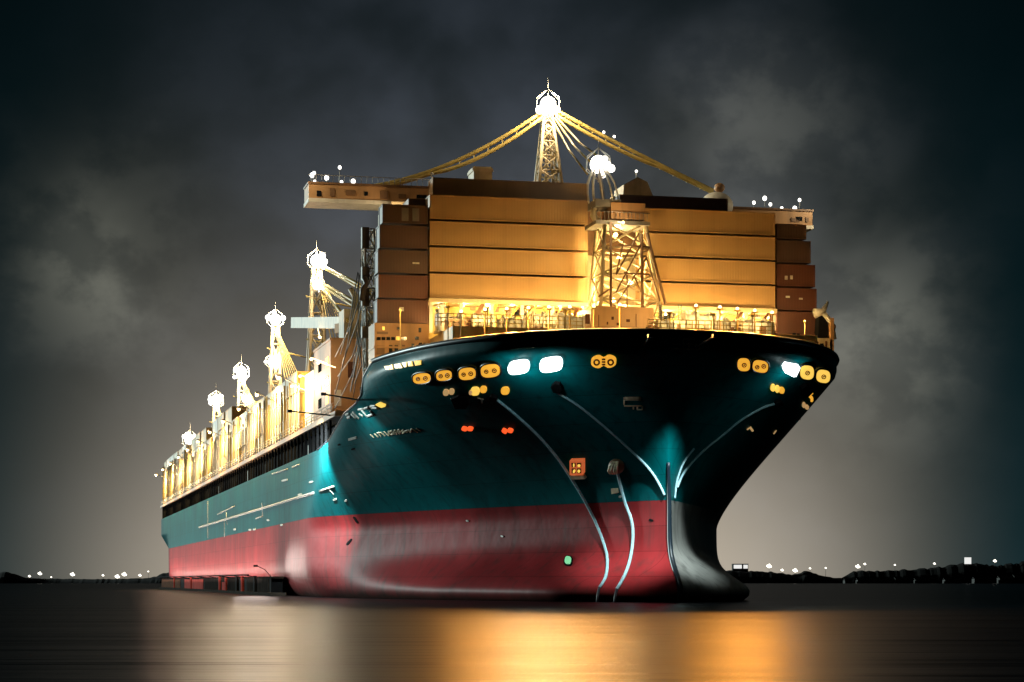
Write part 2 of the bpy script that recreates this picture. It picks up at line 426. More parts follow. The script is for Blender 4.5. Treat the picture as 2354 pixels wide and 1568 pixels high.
# white lit openings with their spill on the plating
for pts, pw in ((oval(1194, 840, 24, 13, -9, 3.2), 260), (oval(1268, 834, 26, 14, -9, 3.2), 230), ([(1797, 840), (1803, 831), (1834, 837), (1835, 840), (1826, 859), (1820, 860), (1800, 850)], 170)):
    r = outline_patch(pts, .35, 'lit_opening', M['port_w'])
    if r: lamp('POINT', r[1]+r[2]*1.3, pw, (.75, 1, 1), .35)
z6 = lambda q: [((900+x/3.92)*.94, (780+y/3.92)*.94) for x, y in q]
for q in ([(162, 455), (210, 450), (214, 487), (178, 488)], [(214, 449), (238, 437), (245, 483), (220, 485)], [(258, 435), (285, 430), (300, 472), (268, 472)], [(290, 428), (315, 425), (335, 468), (306, 470)],
          [(333, 418), (375, 412), (375, 458), (355, 460)], [(388, 408), (425, 404), (437, 448), (395, 452)], [(447, 400), (512, 395), (512, 435), (460, 445)]):
    outline_patch(z6(q), .08, 'lit_window', M['port_y'])
for cx, cy, rx, ry, c in ((1026, 901, 6.5, 7, 'p'), (1039, 899, 6, 6.5, 'p'), (1083, 901, 4, 5, 'p'), (1093, 898, 10, 9.5, 'y'), (1112, 894, 7.5, 7.5, 'o'), (1162, 897, 9.5, 8.5, 'o'),
                          (1776, 890, 5, 8, 'y'), (1786, 893, 4.5, 8, 'y'), (1796, 896, 6, 7, 'o'), (1847, 930, 3, 6, 'p'), (1854, 935, 4, 5, 'p')):
    outline_patch(oval(cx, cy, rx, ry, 10 if cx > 1700 else -4), .1, 'small_porthole', M['port_'+c])
hull_line([(1867, 903), (1860, 908), (1866, 915), (1866, 921)], .16, 'lit_mark', M['port_o'])
hull_line([(1890, 908), (1888, 915), (1881, 918)], .13, 'lit_mark', M['port_p'])
hull_line([(1717, 987), (1724, 982), (1730, 990)], .12, 'lit_mark', M['port_p'])
hull_line([(1779, 996), (1783, 990)], .11, 'lit_mark', M['port_p'])
for cx, cy, tl in ((1069, 984, 15), (1082, 984, 5), (1161, 989, 35), (1174, 988, 15)):
    outline_patch(oval(cx, cy, 6.5, 4.2, tl), .15, 'red_lamp', M['red_l'])
outline_patch(oval(1307, 1290, 10, 11.5, 10, 3), .06, 'green_lamp_rim', M['black'], bottom)
outline_patch(oval(1307, 1290, 7, 8.5, 10, 3), .14, 'green_lamp', M['green_l'], bottom)
for cx, cy in ((1075, 1197), (1155, 1233)): outline_patch(oval(cx, cy, 3.2, 1.8, 20), .06, 'hull_fitting', M['silver'], bottom)
for cx, cy, tl in ((818, 1195, 55), (803, 1246, -50), (1497, 1196, 20)): outline_patch(oval(cx, cy, 9 if cx < 1000 else 5, 2.6, tl), .03, 'hull_scrape', M['black'], bottom)
outline_patch([(801, 1008), (819, 1003), (820, 1008), (802, 1013)], .05, 'hull_plate', M['silver'])
for cx, cy, w in ((655, 1104, 7), (690, 1137, 5), (770, 1148, 4), (795, 1151, 3), (716, 1108, 5), (617, 1196, 3), (648, 1207, 3), (575, 1218, 3), (585, 1217, 3), (540, 1217, 3), (562, 1095, 4), (780, 1022, 3), (812, 1032, 4)):
    outline_patch(oval(cx, cy, w, 2.2, -15), .05, 'hull_fitting', M['silver'] if cy > 1040 else M['black'])

# pseudo lettering on the port bow
z1 = lambda q: [((860+x/11.77)*.94, (960+y/11.77)*.94) for x, y in q]
W2 = [[(540, 1200), (650, 1300)], [(650, 1170), (690, 1220)], [(690, 1200), (770, 1290)], [(780, 1160), (870, 1280)], [(740, 1165), (850, 1140)], [(850, 1140), (900, 1200)], [(890, 1170), (970, 1250)],
      [(930, 1110), (1065, 1240)], [(1070, 1100), (1065, 1240)], [(1112, 1110), (1110, 1205), (1190, 1195), (1185, 1105), (1112, 1110)], [(1240, 1080), (1225, 1190)], [(1240, 1080), (1300, 1090), (1295, 1200)],
      [(1230, 1150), (1298, 1150)], [(1345, 1070), (1350, 1140), (1380, 1190)], [(1345, 1070), (1400, 1060), (1380, 1190)], [(1420, 1120), (1500, 1060)], [(1470, 1165), (1620, 1080)], [(1480, 1125), (1620, 1080), (1590, 1140)],
      [(1640, 1070), (1690, 1140)], [(1695, 1140), (1720, 1040)], [(1720, 1030), (1910, 1145)], [(1860, 1020), (1990, 1110)]]
mb = MB()
def stroke_into(mb, pxs, r):
    pts = []
    for (x0, y0), (x1, y1) in zip(pxs, pxs[1:]):
        for i in range(4):
            l, nn = on_hull(x0+(x1-x0)*i/4, y0+(y1-y0)*i/4)
            if l is not None: pts.append(l)
    l, nn = on_hull(*pxs[-1])
    if l is not None: pts.append(l)
    if len(pts) > 1: mb.tube(pts, r, 6)
for q in W2: stroke_into(mb, z1(q), .095)
mb.build('bow_lettering', M['letter'], topside)
mb = MB()
for q in ([(-160, 640), (-60, 600)], [(-120, 720), (-20, 700)], [(0, 620), (130, 740)], [(40, 560), (220, 750)], [(230, 610), (330, 680)], [(200, 490), (330, 470)], [(280, 490), (440, 670)], [(370, 460), (500, 420)], [(490, 420), (510, 470)],
          [(540, 400), (720, 380)], [(580, 440), (780, 450)], [(440, 680), (640, 620)], [(540, 520), (600, 600)]):
    stroke_into(mb, z1(q), .14)
mb.build('bow_lettering', M['silver'], topside)
outline_patch(z1([(700, 335), (770, 295), (840, 270), (920, 305), (990, 330), (980, 390), (880, 420), (800, 390)]), .1, 'lit_window', M['port_y'])
# emblem of bars near the rail and draught marks on the centre line
z7 = lambda q: [((1400+x/3.363)*.94, (780+y/3.363)*.94) for x, y in q]
mb = MB()
for q in ([(815, 163), (842, 163)], [(868, 165), (886, 165)], [(908, 165), (1003, 163)], [(912, 165), (914, 210)], [(960, 165), (955, 210)], [(815, 205), (1045, 210)], [(815, 243), (1045, 250)], [(1043, 210), (1043, 250)], [(912, 205), (914, 248)], [(958, 208), (958, 250)]):
    stroke_into(mb, z7(q), .075)
mb.build('bow_emblem', M['letter'], topside)
mb = MB()
for q in ([(430, 645), (563, 645)], [(430, 655), (563, 655)], [(430, 665), (563, 668)], [(425, 645), (425, 705)], [(425, 715), (575, 715)], [(500, 715), (502, 742)], [(535, 718), (533, 745), (575, 745), (575, 715)]):
    stroke_into(mb, z7(q), .075)
mb.build('draught_marks', M['letter'], topside)
# hawse pockets with their anchors' dark hoods
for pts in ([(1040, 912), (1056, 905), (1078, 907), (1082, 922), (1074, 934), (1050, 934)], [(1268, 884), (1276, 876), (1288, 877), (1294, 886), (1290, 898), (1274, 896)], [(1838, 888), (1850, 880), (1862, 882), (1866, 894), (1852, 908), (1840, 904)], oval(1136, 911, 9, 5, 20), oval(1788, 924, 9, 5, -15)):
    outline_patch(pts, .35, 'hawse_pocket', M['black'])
mb = MB()
for q in ([(1037, 916), (1042, 925), (1062, 930), (1070, 918)], [(1098, 915), (1112, 918)], [(1107, 918), (1108, 926)]):
    stroke_into(mb, q, .09)
mb.build('anchor_fluke', M['silver'], topside)
# warm lit box with four panes, sill under it; ball fairlead; small plate
r = outline_patch([(1314, 1054), (1345, 1053), (1345, 1085), (1314, 1087)], .35, 'lit_box', M['red_box'])
if r:
    for q in ([(1318, 1058), (1328, 1058), (1328, 1067), (1319, 1068)], [(1331, 1058), (1341, 1058), (1341, 1067), (1331, 1067)], [(1319, 1071), (1328, 1071), (1328, 1082), (1319, 1082)], [(1331, 1071), (1341, 1071), (1341, 1082), (1331, 1082)]):
        outline_patch(q, .38, 'box_pane', M['amber_in'])
    for q in (oval(1336, 1064, 3.4, 3, 0), oval(1325, 1077, 2.5, 4, 20), oval(1336, 1077, 3, 3.4, 0), oval(1324, 1063, 1.6, 4, 0)):
        outline_patch(q, .41, 'box_bulb', M['port_y'])
outline_patch([(1316, 1089), (1345, 1089), (1349, 1097), (1318, 1098)], .3, 'box_sill', M['letter'])
outline_patch([(1406, 1123), (1421, 1122), (1423, 1132), (1407, 1135)], .08, 'hull_plate', M['letter'])
outline_patch(oval(1427, 1141, 3, 2.5, 0), .1, 'hull_fitting', M['silver'])
l, nn = on_hull(1423, 1066)
mb = MB(); mb.ball(l+nn*.45, .78, 14, 8, .95)
fair = mb.build('ball_fairlead', M['brown_steel'], topside)
mb = MB()
for dx in (-9, -3, 4, 10):
    mb.tube([on_hull(1423+dx*f, y)[0]+nn*(1.05*f2) for y, f, f2 in ((1052, .5, .6), (1058, .9, 1.0), (1066, 1.0, 1.2), (1074, .85, 1.0), (1079, .4, .6))], .10, 6)
mb.build('fairlead_rib', M['letter'], topside)

# ------------------------------------------------------------------ mooring ropes (hang down over the bow)
def rope(pxs, label, r=.14, to_water=False):
    o = hull_line(smooth_px(pxs, 5), r, 'mooring_rope', M['rope'], ship, 8, 10, r*1.05)
    if to_water:
        l, nn = on_hull(*pxs[-1]); l = l+nn*r*1.05; mb = MB(); mb.tube([l, l+Vector((-.25, -.5, -.45)), l+Vector((-.5, -.9, -l.z-.3))], r*.9, 8); mb.build('wet_end', M['dark_rope'], o)
    o.parent = None; o.location = STEM; o.rotation_euler = (0, 0, TH)
    tag(o, label, 'rope', 'mooring ropes hanging down the bow')
    return o
rope([(1139, 913), (1180, 945), (1240, 1000), (1283, 1050), (1320, 1105), (1352, 1160), (1378, 1215), (1394, 1262), (1398, 1295), (1393, 1330), (1380, 1352)], 'longest pale blue rope running from the port hawse to the waterline', .14, True)
rope([(1278, 898), (1330, 930), (1400, 987), (1445, 1028), (1490, 1072), (1515, 1108), (1530, 1138)], 'pale rope slanting down the port bow to the stem above the red paint', .12)
rope([(1785, 925), (1750, 936), (1700, 965), (1660, 998), (1620, 1030), (1588, 1062), (1566, 1092), (1554, 1120)], 'single pale rope on the shadowed starboard bow, curving up to the right', .12)
rope([(1594, 1030), (1576, 1052), (1562, 1080), (1553, 1112), (1549, 1145)], 'short blue rope close beside the stem on its right hand side', .10)
rope([(1421, 1082), (1429, 1115), (1440, 1155), (1453, 1190), (1458, 1220), (1456, 1260), (1447, 1300), (1435, 1330), (1420, 1356)], 'short thick rope hanging from the round brown fairlead over the red paint', .15, True)

# ------------------------------------------------------------------ containers
def container(name, L, Wd, H, mat, marks=None, ends=False):
    """L along local x, Wd along y, H up; origin at the bottom front left corner"""
    e = empty(name)
    mb = MB(); pitch = .30; n = int((L-.3)/pitch); d = .005
    xs = []
    for i in range(n):
        x = .15+(L-.3)*i/n; p = (L-.3)/n
        xs += [(x, 0), (x+p*.3, 0), (x+p*.5, d), (x+p*.8, d)]
    xs.append((L-.15, 0))
    for y0, sg in ((.06, 1), (Wd-.06, -1)):
        vs = []
        for x, dd in xs: vs += [(x, y0+sg*dd, .14), (x, y0+sg*dd, H-.12)]
        fs = [(2*i, 2*i+2, 2*i+3, 2*i+1) for i in range(len(xs)-1)]
        mb.add(vs, fs if sg > 0 else [f[::-1] for f in fs])
    m2 = int((Wd-.3)/pitch); ys = []
    for i in range(m2):
        y = .15+(Wd-.3)*i/m2; p = (Wd-.3)/m2
        ys += [(y, 0), (y+p*.3, 0), (y+p*.5, d), (y+p*.8, d)]
    ys.append((Wd-.15, 0))
    for x0, sg in ((.06, 1), (L-.06, -1)):
        vs = []
        for y, dd in ys: vs += [(x0+sg*dd, y, .14), (x0+sg*dd, y, H-.12)]
        fs = [(2*i, 2*i+2, 2*i+3, 2*i+1) for i in range(len(ys)-1)]
        mb.add(vs, [f[::-1] for f in fs] if sg > 0 else fs)
    mb.add([(.06, .06, H-.05), (L-.06, .06, H-.05), (L-.06, Wd-.06, H-.05), (.06, Wd-.06, H-.05)], [(0, 1, 2, 3)])
    mb.add([(.06, .06, .1), (L-.06, .06, .1), (L-.06, Wd-.06, .1), (.06, Wd-.06, .1)], [(3, 2, 1, 0)])
    mb.build('panels', mat, e)
    fr = MB()
    for x in (0, L-.16):
        for y in (0, Wd-.16): fr.box(x, x+.16, y, y+.16, 0, H)
    for y in (0.005, Wd-.115):
        fr.box(.16, L-.16, y, y+.11, 0.02, .15); fr.box(.16, L-.16, y, y+.11, H-.13, H-.01)
    for x in (0.005, L-.115):
        fr.box(x, x+.11, .16, Wd-.16, 0.02, .15); fr.box(x, x+.11, .16, Wd-.16, H-.13, H-.01)
    fr.build('frame', mat, e)
    if marks:
        for (x, z, w, h) in marks:
            p = MB(); p.box(x, x+w, -.02, .05, z, z+h); p.build('label_plate', M['silver'], e)
    return e
def place(c, t, s, z, label, group, rz=0.0):
    p = L2W @ Vector((t, s, z)); c.location = p; c.rotation_euler = (0, 0, TH+rz)
    tag(c, label, 'container', group)
    return c
SF = 27.0
ORD = ['lowest', 'second', 'third', 'fourth', 'fifth']
NOTE = ['lowest', 'second lowest', 'second highest', 'topmost']
# left wide stack
xa, xb = tx(988, SF), tx(1351, SF)
LW = xb-xa
proto = container('wide_container', LW, 2.44, 2.49, M['tan'])
TIER = 2.70
for i in range(4):
    c = proto if i == 0 else copy_thing(proto)
    place(c, xa, SF, 31.0+TIER*i, f'{NOTE[i]} long tan container in the wide stack left of the lattice mast', 'long tan containers facing the bow')
xc, xd = tx(1476, SF), tx(1782, SF)
proto = container('wide_container', xd-xc, 2.44, 2.40, M['tan'])
for i in range(4):
    c = proto if i == 0 else copy_thing(proto)
    place(c, xc, SF, 30.9+2.60*i, f'{NOTE[i]} long tan container in the wide stack right of the lattice mast', 'long tan containers facing the bow')
# top rows set back behind the two wide stacks
xa2, xb2 = tx(995, SF+5), tx(1350, SF+5)
c = container('wide_container', xb2-xa2, 2.44, 2.58, M['tan']); place(c, xa2, SF+5, 41.75, 'brown container row peeking over the top of the left wide stack', 'set back top containers')
xa2, xb2 = tx(1424, SF+5), tx(1673, SF+5)
c = container('wide_container', xb2-xa2, 2.44, 2.40, M['brown_box']); place(c, xa2, SF+5, 40.95, 'dark container row peeking over the top of the right wide stack', 'set back top containers')
# side stacks
xl0, xl1 = tx(867, SF+.1), tx(984, SF+.1)
LN = ['lowest reddish', 'second reddish', 'middle dark', 'fourth dark', 'topmost dark']
for i in range(5):
    inset = (0, .12, .08, .25, .55)[i]
    mk = {0: [(2.3, 1.2, .45, .4)], 2: [(3.6, 1.0, .7, .16)], 4: None}.get(i)
    c = container('side_container', xl1-xl0-inset, 2.44, 2.36 if i < 4 else 1.95, M['maroon'] if i < 2 else M['brown_box'], mk)
    if i == 4:
        for x in (2.0, 3.1):
            p = MB(); p.box(x, x+.7, -.03, .08, .3, 1.6); p.build('door', M['grey_steel'], c)
    place(c, xl0+inset, SF+.1, 28.35+2.54*i, f'{LN[i]} short container in the narrow stack at the left edge', 'short containers of the left edge stack')
xr0, xr1 = tx(1786, SF+.1), tx(1879, SF+.1)
RN = ['lowest orange brown', 'second reddish', 'middle maroon', 'fourth dark', 'topmost dark']
for i in range(5):
    cut = (0, .08, .25, .75, 1.25)[i]
    mk = {1: [(1.0, 1.3, .45, .2), (2.5, 1.15, .4, .18)], 2: [(.9, .7, .3, .4), (1.5, .75, .28, .4)]}.get(i)
    c = container('side_container', xr1-xr0-cut, 2.44, 2.36 if i < 4 else 1.6, M['maroon'] if i < 3 else M['brown_box'], mk)
    place(c, xr0, SF+.1, 28.3+2.53*i, f'{RN[i]} short container in the stepped stack at the right edge', 'short containers of the right edge stack')

# port side cargo, bay after bay towards the stern
CARGO = [container('cargo_container', 12.19, 2.44, 2.55, M[k]) for k in ('cargo1', 'cargo2', 'cargo3')]
used = set()
BAYS = 21
bay_words = ['first', 'second', 'third', 'fourth', 'fifth', 'sixth', 'seventh', 'eighth', 'ninth', 'tenth', 'eleventh', 'twelfth', 'thirteenth', 'fourteenth', 'fifteenth', 'sixteenth', 'seventeenth', 'eighteenth', 'nineteenth', 'twentieth', 'twenty first']
tier_words = ['bottom', 'second', 'third', 'top']
cname = ['cream', 'ochre', 'white']
bay_s = [77+i*12.6 for i in range(BAYS)]
for b in range(BAYS):
    nt = 3 if b < 7 else (3 if b in (10, 14) else 4)
    for k in range(nt):
        ci = rnd.choice((0, 1, 1, 2))
        c = CARGO[ci] if ci not in used else copy_thing(CARGO[ci]); used.add(ci)
        # long axis along the ship: rotate by 90 degrees
        p = (-22.2+rnd.uniform(-.25, .05), bay_s[b], 20.3+2.6*k)
        place(c, *p, f'{cname[ci]} container, {tier_words[k]} tier of the {bay_words[b]} bay along the port deck', 'containers stowed along the port side deck', R(90))

# ------------------------------------------------------------------ fixed superstructure (parts of the ship)
def part(name, mb, mat, parent=ship, label=None):
    o = mb.build(name, mat, parent)
    if label: o['label'] = label
    return o
mb = MB(); mb.box(-19, 21, 30.3, 50, 20.3, 36.4); mb.box(-19, 21, 41, 50, 36.4, 43.2)
house = part('superstructure', mb, M['cream'])
mb = MB(); mb.box(-19, 21, 30.4, 35, 36.4, 41.7); part('cargo_platform', mb, M['brown_steel'])
# bridge wings
wl, wr = tx(705, 45), tx(1855, 45)
for a, b, z0, z1 in ((wl, -8.0, 43.6, 45.2), (20.5, wr, 42.7, 44.35)):
    mb = MB(); mb.box(a, b, 43.2, 47, z0, z1); wg = part('bridge_wing', mb, M['orange_house'])
    mb = MB(); mb.box(a-.06, b+.06, 43.0, 47.1, z0-.4, z0+.02); part('wing_edge', mb, M['white'], wg)
    mb = MB(); mb.box(a-.1, b+.1, 43.0, 47.1, z1-.02, z1+.2); part('wing_cap', mb, M['brown_steel'], wg)
    if a == wl: wing = wg
    lamp('POINT', ((a-3 if a < 0 else b+1.5), 38.5, z1+1.5), 1500, (1, .80, .5), .4)
lamp('POINT', (wl+9, 40, 41.5), 500, (1, .72, .4), .4)
for i, u in enumerate((.015, .04, .07, .105, .135, .17, .205, .24, .955, .965, .985)):
    t = wl+(wr-wl)*u; p = MB(); h = .5+rnd.random()*.5
    zq = 43.85 if t < 0 else 42.95; p.box(t, t+.25+rnd.random()*.9, 43.08, 43.3, zq+rnd.random()*.3, zq+.05+h); part('wing_panel', p, M['brown_steel'] if i % 3 else M['glass'], wing)
p = MB()
for i in range(24):
    t = wl+.2+i*.62; p.tube([(t, 43.3, 45.4), (t, 43.3, 46.2)], .035, 5)
p.tube([(wl, 43.3, 46.2), (wl+15, 43.3, 46.2)], .04, 5); part('wing_railing', p, M['grey_steel'], wing)
for i, (x, y) in enumerate(((717, 403), (724, 418), (712, 424), (751, 409), (781, 385), (785, 419), (812, 417), (722, 398),
                            (1733, 466), (1758, 456), (1771, 470), (1797, 479), (1827, 479), (1838, 460), (1852, 488))):
    q = on_s(x, y, 44.0 if x < 1200 else 43.6)
    p = MB(); p.tube([(q.x, q.y, 45.3 if q.x < 0 else 44.4), (q.x, q.y, q.z)], .05, 5); pole = part('lamp_post', p, M['grey_steel'])
    p = MB(); p.ball(q, .19 if i % 3 else .25, 10, 6, 1.15); part('lamp_head', p, M['hot_s'], pole)
# roof houses
q0, q1 = on_s(1085, 421, 44), on_s(1127, 388, 44)
mb = MB(); mb.box(q0.x, q1.x, 43, 46, 43.2, q1.z); mb.box(q0.x-.1, q1.x+.1, 42.9, 46.1, q1.z-.5, q1.z-.2); part('roof_locker', mb, M['cream'])
a, b, ctop = on_s(1428, 440, 42), on_s(1508, 440, 42), on_s(1463, 409, 42)
mb = MB(); mb.prism([(a.x, 41.5, 43.0), (b.x, 41.5, 43.0), (b.x, 41.5, 43.9), ((ctop.x+b.x)/2, 41.5, ctop.z-.5), (ctop.x, 41.5, ctop.z), (ctop.x-1.6, 41.5, ctop.z-.9), (a.x, 41.5, 43.8)][::-1], (0, 4, 0)); part('peaked_roof_house', mb, M['cream'])
mb = MB(); mb.tube([(ctop.x, 42, ctop.z-.2), (ctop.x, 42, ctop.z+.7)], .06, 5); pole = part('lamp_post', mb, M['white'])
mb = MB(); mb.ball((ctop.x, 42, ctop.z+.75), .16); part('lamp_head', mb, M['hot_s'], pole)
q = on_s(1650, 460, 41); mb = MB(); mb.ball((q.x, 41.5, 44.2), 1.9, 18, 10, .85); mb.tube([(q.x, 41.5, 42.0), (q.x, 41.5, 44.2)], 1.75, 18); part('radar_dome', mb, M['white'])
q = on_s(1655, 428, 41); mb = MB(); mb.ball((q.x+.1, 41.5, q.z-.1), .62, 12, 8, .9); mb.prism([(q.x-2.2, 41.2, 43.4), (q.x-.6, 41.2, 43.6), (q.x-1.1, 41.2, 44.9)][::-1], (0, .6, 0)); part('dome_cap', mb, M['orange_house'])
q = on_s(1690, 470, 41)
mb = MB(); mb.prism([(q.x-2.0, 40.5, 41.0), (q.x+2.2, 40.5, 41.0), (q.x+1.6, 40.5, 41.9), (q.x+.4, 40.5, 42.9), (q.x-1.0, 40.5, 43.6), (q.x-2.0, 40.5, 43.8)][::-1], (0, 3, 0)); part('sloped_housing', mb, M['yellow_steel'])

# lattice tower helper
def lattice(c0, w0, c1, w1, d0, d1, n, r, br):
    """four legs between two rectangles with ring beams and cross bracing"""
    mb = MB(); c0, c1 = Vector(c0), Vector(c1)
    def ring(u):
        c = c0.lerp(c1, u); w = w0+(w1-w0)*u; d = d0+(d1-d0)*u
        return [c+Vector((sx*w/2, sy*d/2, 0)) for sx, sy in ((-1, -1), (1, -1), (1, 1), (-1, 1))]
    rs = [ring(i/n) for i in range(n+1)]
    for k in range(4): mb.tube([rs[0][k], rs[n][k]], r, 6)
    for i in range(n+1):
        for k in range(4): mb.tube([rs[i][k], rs[i][(k+1) % 4]], br, 5)
    for i in range(n):
        for k in range(4):
            mb.tube([rs[i][k], rs[i+1][(k+1) % 4]], br, 5)
            mb.tube([rs[i][(k+1) % 4], rs[i+1][k]], br, 5)
    return mb
def lamp_cluster(parent, c, scale=1.0, power=0, col=(1, .80, .52), aim=None):
    """mast head flood lantern: one big blown-out globe with smaller heads set round it, in a cage of thin bars"""
    c = Vector(c); a = MB()
    a.tube([c-Vector((0, 0, 1.6*scale)), c+Vector((0, 0, 2.6*scale))], .08, 6, .03)
    for k in range(6):
        u = 2*math.pi*k/6+.3; r = 1.25*scale
        a.tube([c+Vector((0, 0, -1.4*scale)), c+Vector((math.cos(u)*r, math.sin(u)*r, -.5*scale)), c+Vector((math.cos(u)*r*.95, math.sin(u)*r*.95, .6*scale)), c+Vector((0, 0, 1.5*scale))], .05, 5)
    ar = part('lantern_cage', a, M['white'], parent)
    h = MB(); h.ball(c, .78*scale, 16, 10, 1.05); part('lamp', h, M['hot'], parent)
    for k in range(5):
        u = rnd.uniform(0, 6.28); el = rnd.uniform(-.9, .9); d = Vector((math.cos(u)*math.cos(el), math.sin(u)*math.cos(el), math.sin(el)))
        p = c+d*scale*rnd.uniform(.95, 1.25); r = rnd.uniform(.22, .42)*scale
        h = MB(); h.ball(p, r, 10, 7); h.tube([c, p], .05, 5); part('extra_lamp', h, M['hot'], parent)
    if power:
        if aim is None: lamp('POINT', c+Vector((0, -2.2*scale, .4)), power, col, .8)
        else: lamp('SPOT', c+Vector((0, -2.0*scale, 0)), power, col, .8, ship, aim, 150, .6)

# main mast on the superstructure with its two stay booms
top = on_s(1258, 243, 46); base = on_s(1262, 435, 46)
w0 = abs(on_s(1295, 435, 46).x-on_s(1228, 435, 46).x)
mb = lattice((base.x, 46, 43.2), w0, (top.x, 46, top.z-.8), .8, 2.6, .7, 7, .20, .10)
mast = part('main_mast', mb, M['cream'])
mb = MB()
for u0, u1 in ((-.25, -.1), (.1, .25)):
    mb.prism([(base.x+w0*u0, 45.2, 43.2), (base.x+w0*u1, 45.2, 43.2), (top.x+.6*u1, 45.8, top.z-2), (top.x+.6*u0, 45.8, top.z-2)][::-1], (0, .12, 0))
part('mast_plating', mb, M['cream'], mast)
lamp_cluster(mast, (top.x, 45.6, top.z), 1.2, 9000)
def boom(p, q, sag, name='stay_boom', r=.22, gap=.85):
    mb = MB(); p, q = Vector(p), Vector(q)
    for dz in (0, -gap):
        pts = []
        for i in range(13):
            u = i/12; g = p.lerp(q, u); g.z += -4*sag*u*(1-u) + dz*(0.35+.65*math.sin(math.pi*min(1, u*1.4+.1))**.5 if u < .95 else .4); pts.append(g)
        mb.tube(pts, r, 8)
        if dz == 0: up = pts
    for i in range(1, 12): mb.beam(up[i], up[i]-Vector((0, 0, gap*.8)), .12)
    return part(name, mb, M['yellow_steel'])
boom((top.x-.4, 45.6, top.z-.6), on_s(858, 428, 45), 1.3)
boom((top.x+.4, 45.6, top.z-.3), on_s(1640, 438, 44), .2, gap=.7)
mb = MB()
for x0, y0, x1, y1 in ((1278, 268, 1392, 372), (1275, 272, 1370, 385), (1270, 275, 1350, 400)):
    a, b = on_s(x0, y0, 44), on_s(x1, y1, 30); mb.tube([a, a.lerp(b, .5)-Vector((0, 0, .5)), b], .12, 6)
part('stay_cable', mb, M['yellow_steel'])
for x, y in ((1388, 304), (1412, 314)):
    q = on_s(x, y, 44.6); mb = MB(); mb.ball(q, .16); part('boom_lamp', mb, M['hot_s'])
q = on_s(993, 400, 44); mb = MB(); mb.tube([(q.x, 44, 43.2), (q.x, 44, q.z)], .05, 5); mb.ball(q, .2, 8, 6); part('antenna', mb, M['silver'])

# foremast in the gap between the two wide stacks
SM = 23.5
p = lambda x, y: on_s(x, y, SM)
fm_w0 = p(1508, 720).x-p(1364, 720).x; fm_w1 = p(1474, 520).x-p(1382, 520).x
fc0 = (p(1364, 720).x+p(1508, 720).x)/2; fc1 = (p(1382, 520).x+p(1474, 520).x)/2
mb = lattice((fc0, SM, 27.9), fm_w0, (fc1, SM, p(1430, 516).z), fm_w1, 5.0, 3.2, 4, .20, .11)
fore = part('foremast', mb, M['cream'])
mb = MB()
for x0, y0, x1, y1, r in ((1388, 745, 1388, 520, .14), (1458, 548, 1460, 745, .17), (1470, 545, 1512, 706, .16), (1400, 640, 1452, 545, .09), (1400, 680, 1462, 560, .09), (1402, 705, 1470, 600, .09), (1418, 560, 1400, 640, .07), (1468, 600, 1500, 700, .08), (1440, 640, 1462, 690, .07), (1425, 715, 1425, 640, .07), (1404, 572, 1480, 578, .12), (1418, 636, 1476, 640, .1), (1360, 690, 1392, 668, .1)):
    mb.tube([p(x0, y0)-Vector((0, 2.7, 0)), p(x1, y1)-Vector((0, 2.7, 0))], r, 6)
part('brace', mb, M['brown_steel'], fore)
mb = MB(); za, zb = p(1400, 518).z, p(1400, 472).z
mb.box(p(1394, 500).x, p(1472, 500).x, SM-1.8, SM+1.8, za+.4, zb); part('machinery_house', mb, M['orange_house'], fore)
mb = MB(); mb.box(p(1357, 500).x, p(1480, 500).x, SM-2.3, SM+2.2, za-.25, za+.12)
for i in range(14): t = p(1357, 500).x+.1+i*.41; mb.tube([(t, SM-2.2, za), (t, SM-2.2, za+1)], .035, 5)
mb.tube([(p(1357, 500).x, SM-2.2, za+1), (p(1480, 500).x, SM-2.2, za+1)], .04, 5); part('mast_platform', mb, M['grey_steel'], fore)
q = on_s(1432, 512, SM-4.2); mb = MB(); mb.ball(q, .15, 8, 6); mb.tube([q, (q.x, SM-2.2, p(1400, 518).z)], .05, 5); part('mast_fill_lamp', mb, M['warm'], fore); lamp('POINT', q+Vector((0, -.3, .3)), 420, (1, .70, .34), .2)  # lamp added to light the machinery house
mb = MB(); mb.tube([p(1376, 512), p(1364, 495), p(1366, 478), p(1382, 470), p(1404, 462), p(1412, 452)], .42, 10, .2); part('horn_pipe', mb, M['cream'], fore)
apex = p(1376, 378)
mb = MB()
for k in range(10):
    u = 2*math.pi*k/10; pts = []
    for f, rr in ((0, .25), (.25, 1.0), (.5, 1.45), (.75, 1.6), (1, 1.62)):
        c = Vector(apex).lerp(p(1388, 466), f); pts.append(c+Vector((math.cos(u)*rr, math.sin(u)*rr, 0)))
    mb.tube(pts, .09, 6)
part('bell_cage', mb, M['white'], fore)
mb = MB(); mb.box(p(1360, 470).x, p(1418, 470).x, SM-1.6, SM+1.6, p(1388, 470).z-.5, p(1388, 466).z+.1); mb.tube([(p(1388, 470).x, SM, p(1388, 470).z), apex], .2, 8); part('cage_base', mb, M['grey_steel'], fore)
lamp_cluster(fore, apex, 1.15, 7000, (1, .75, .4), aim=apex+Vector((0, -30, -14)))
mb = MB(); mb.box(p(1340, 740).x, p(1482, 740).x, SM-3.2, SM+2.4, 22.7, p(1400, 714).z); plinth = part('mast_plinth', mb, M['orange_house'])
for x, y, w, h in ((1346, 722, 10, 22), (1395, 740, 3, 6), (1406, 728, 5, 7), (1418, 742, 5, 6), (1440, 734, 8, 6), (1376, 724, 1, 28), (1462, 722, 1, 30)):
    a, b = on_s(x, y+h, SM-3.25), on_s(x+w, y, SM-3.25); mb = MB(); mb.box(a.x, b.x, SM-3.27, SM-3.15, a.z, b.z); part('plinth_fitting', mb, M['rust'], plinth)

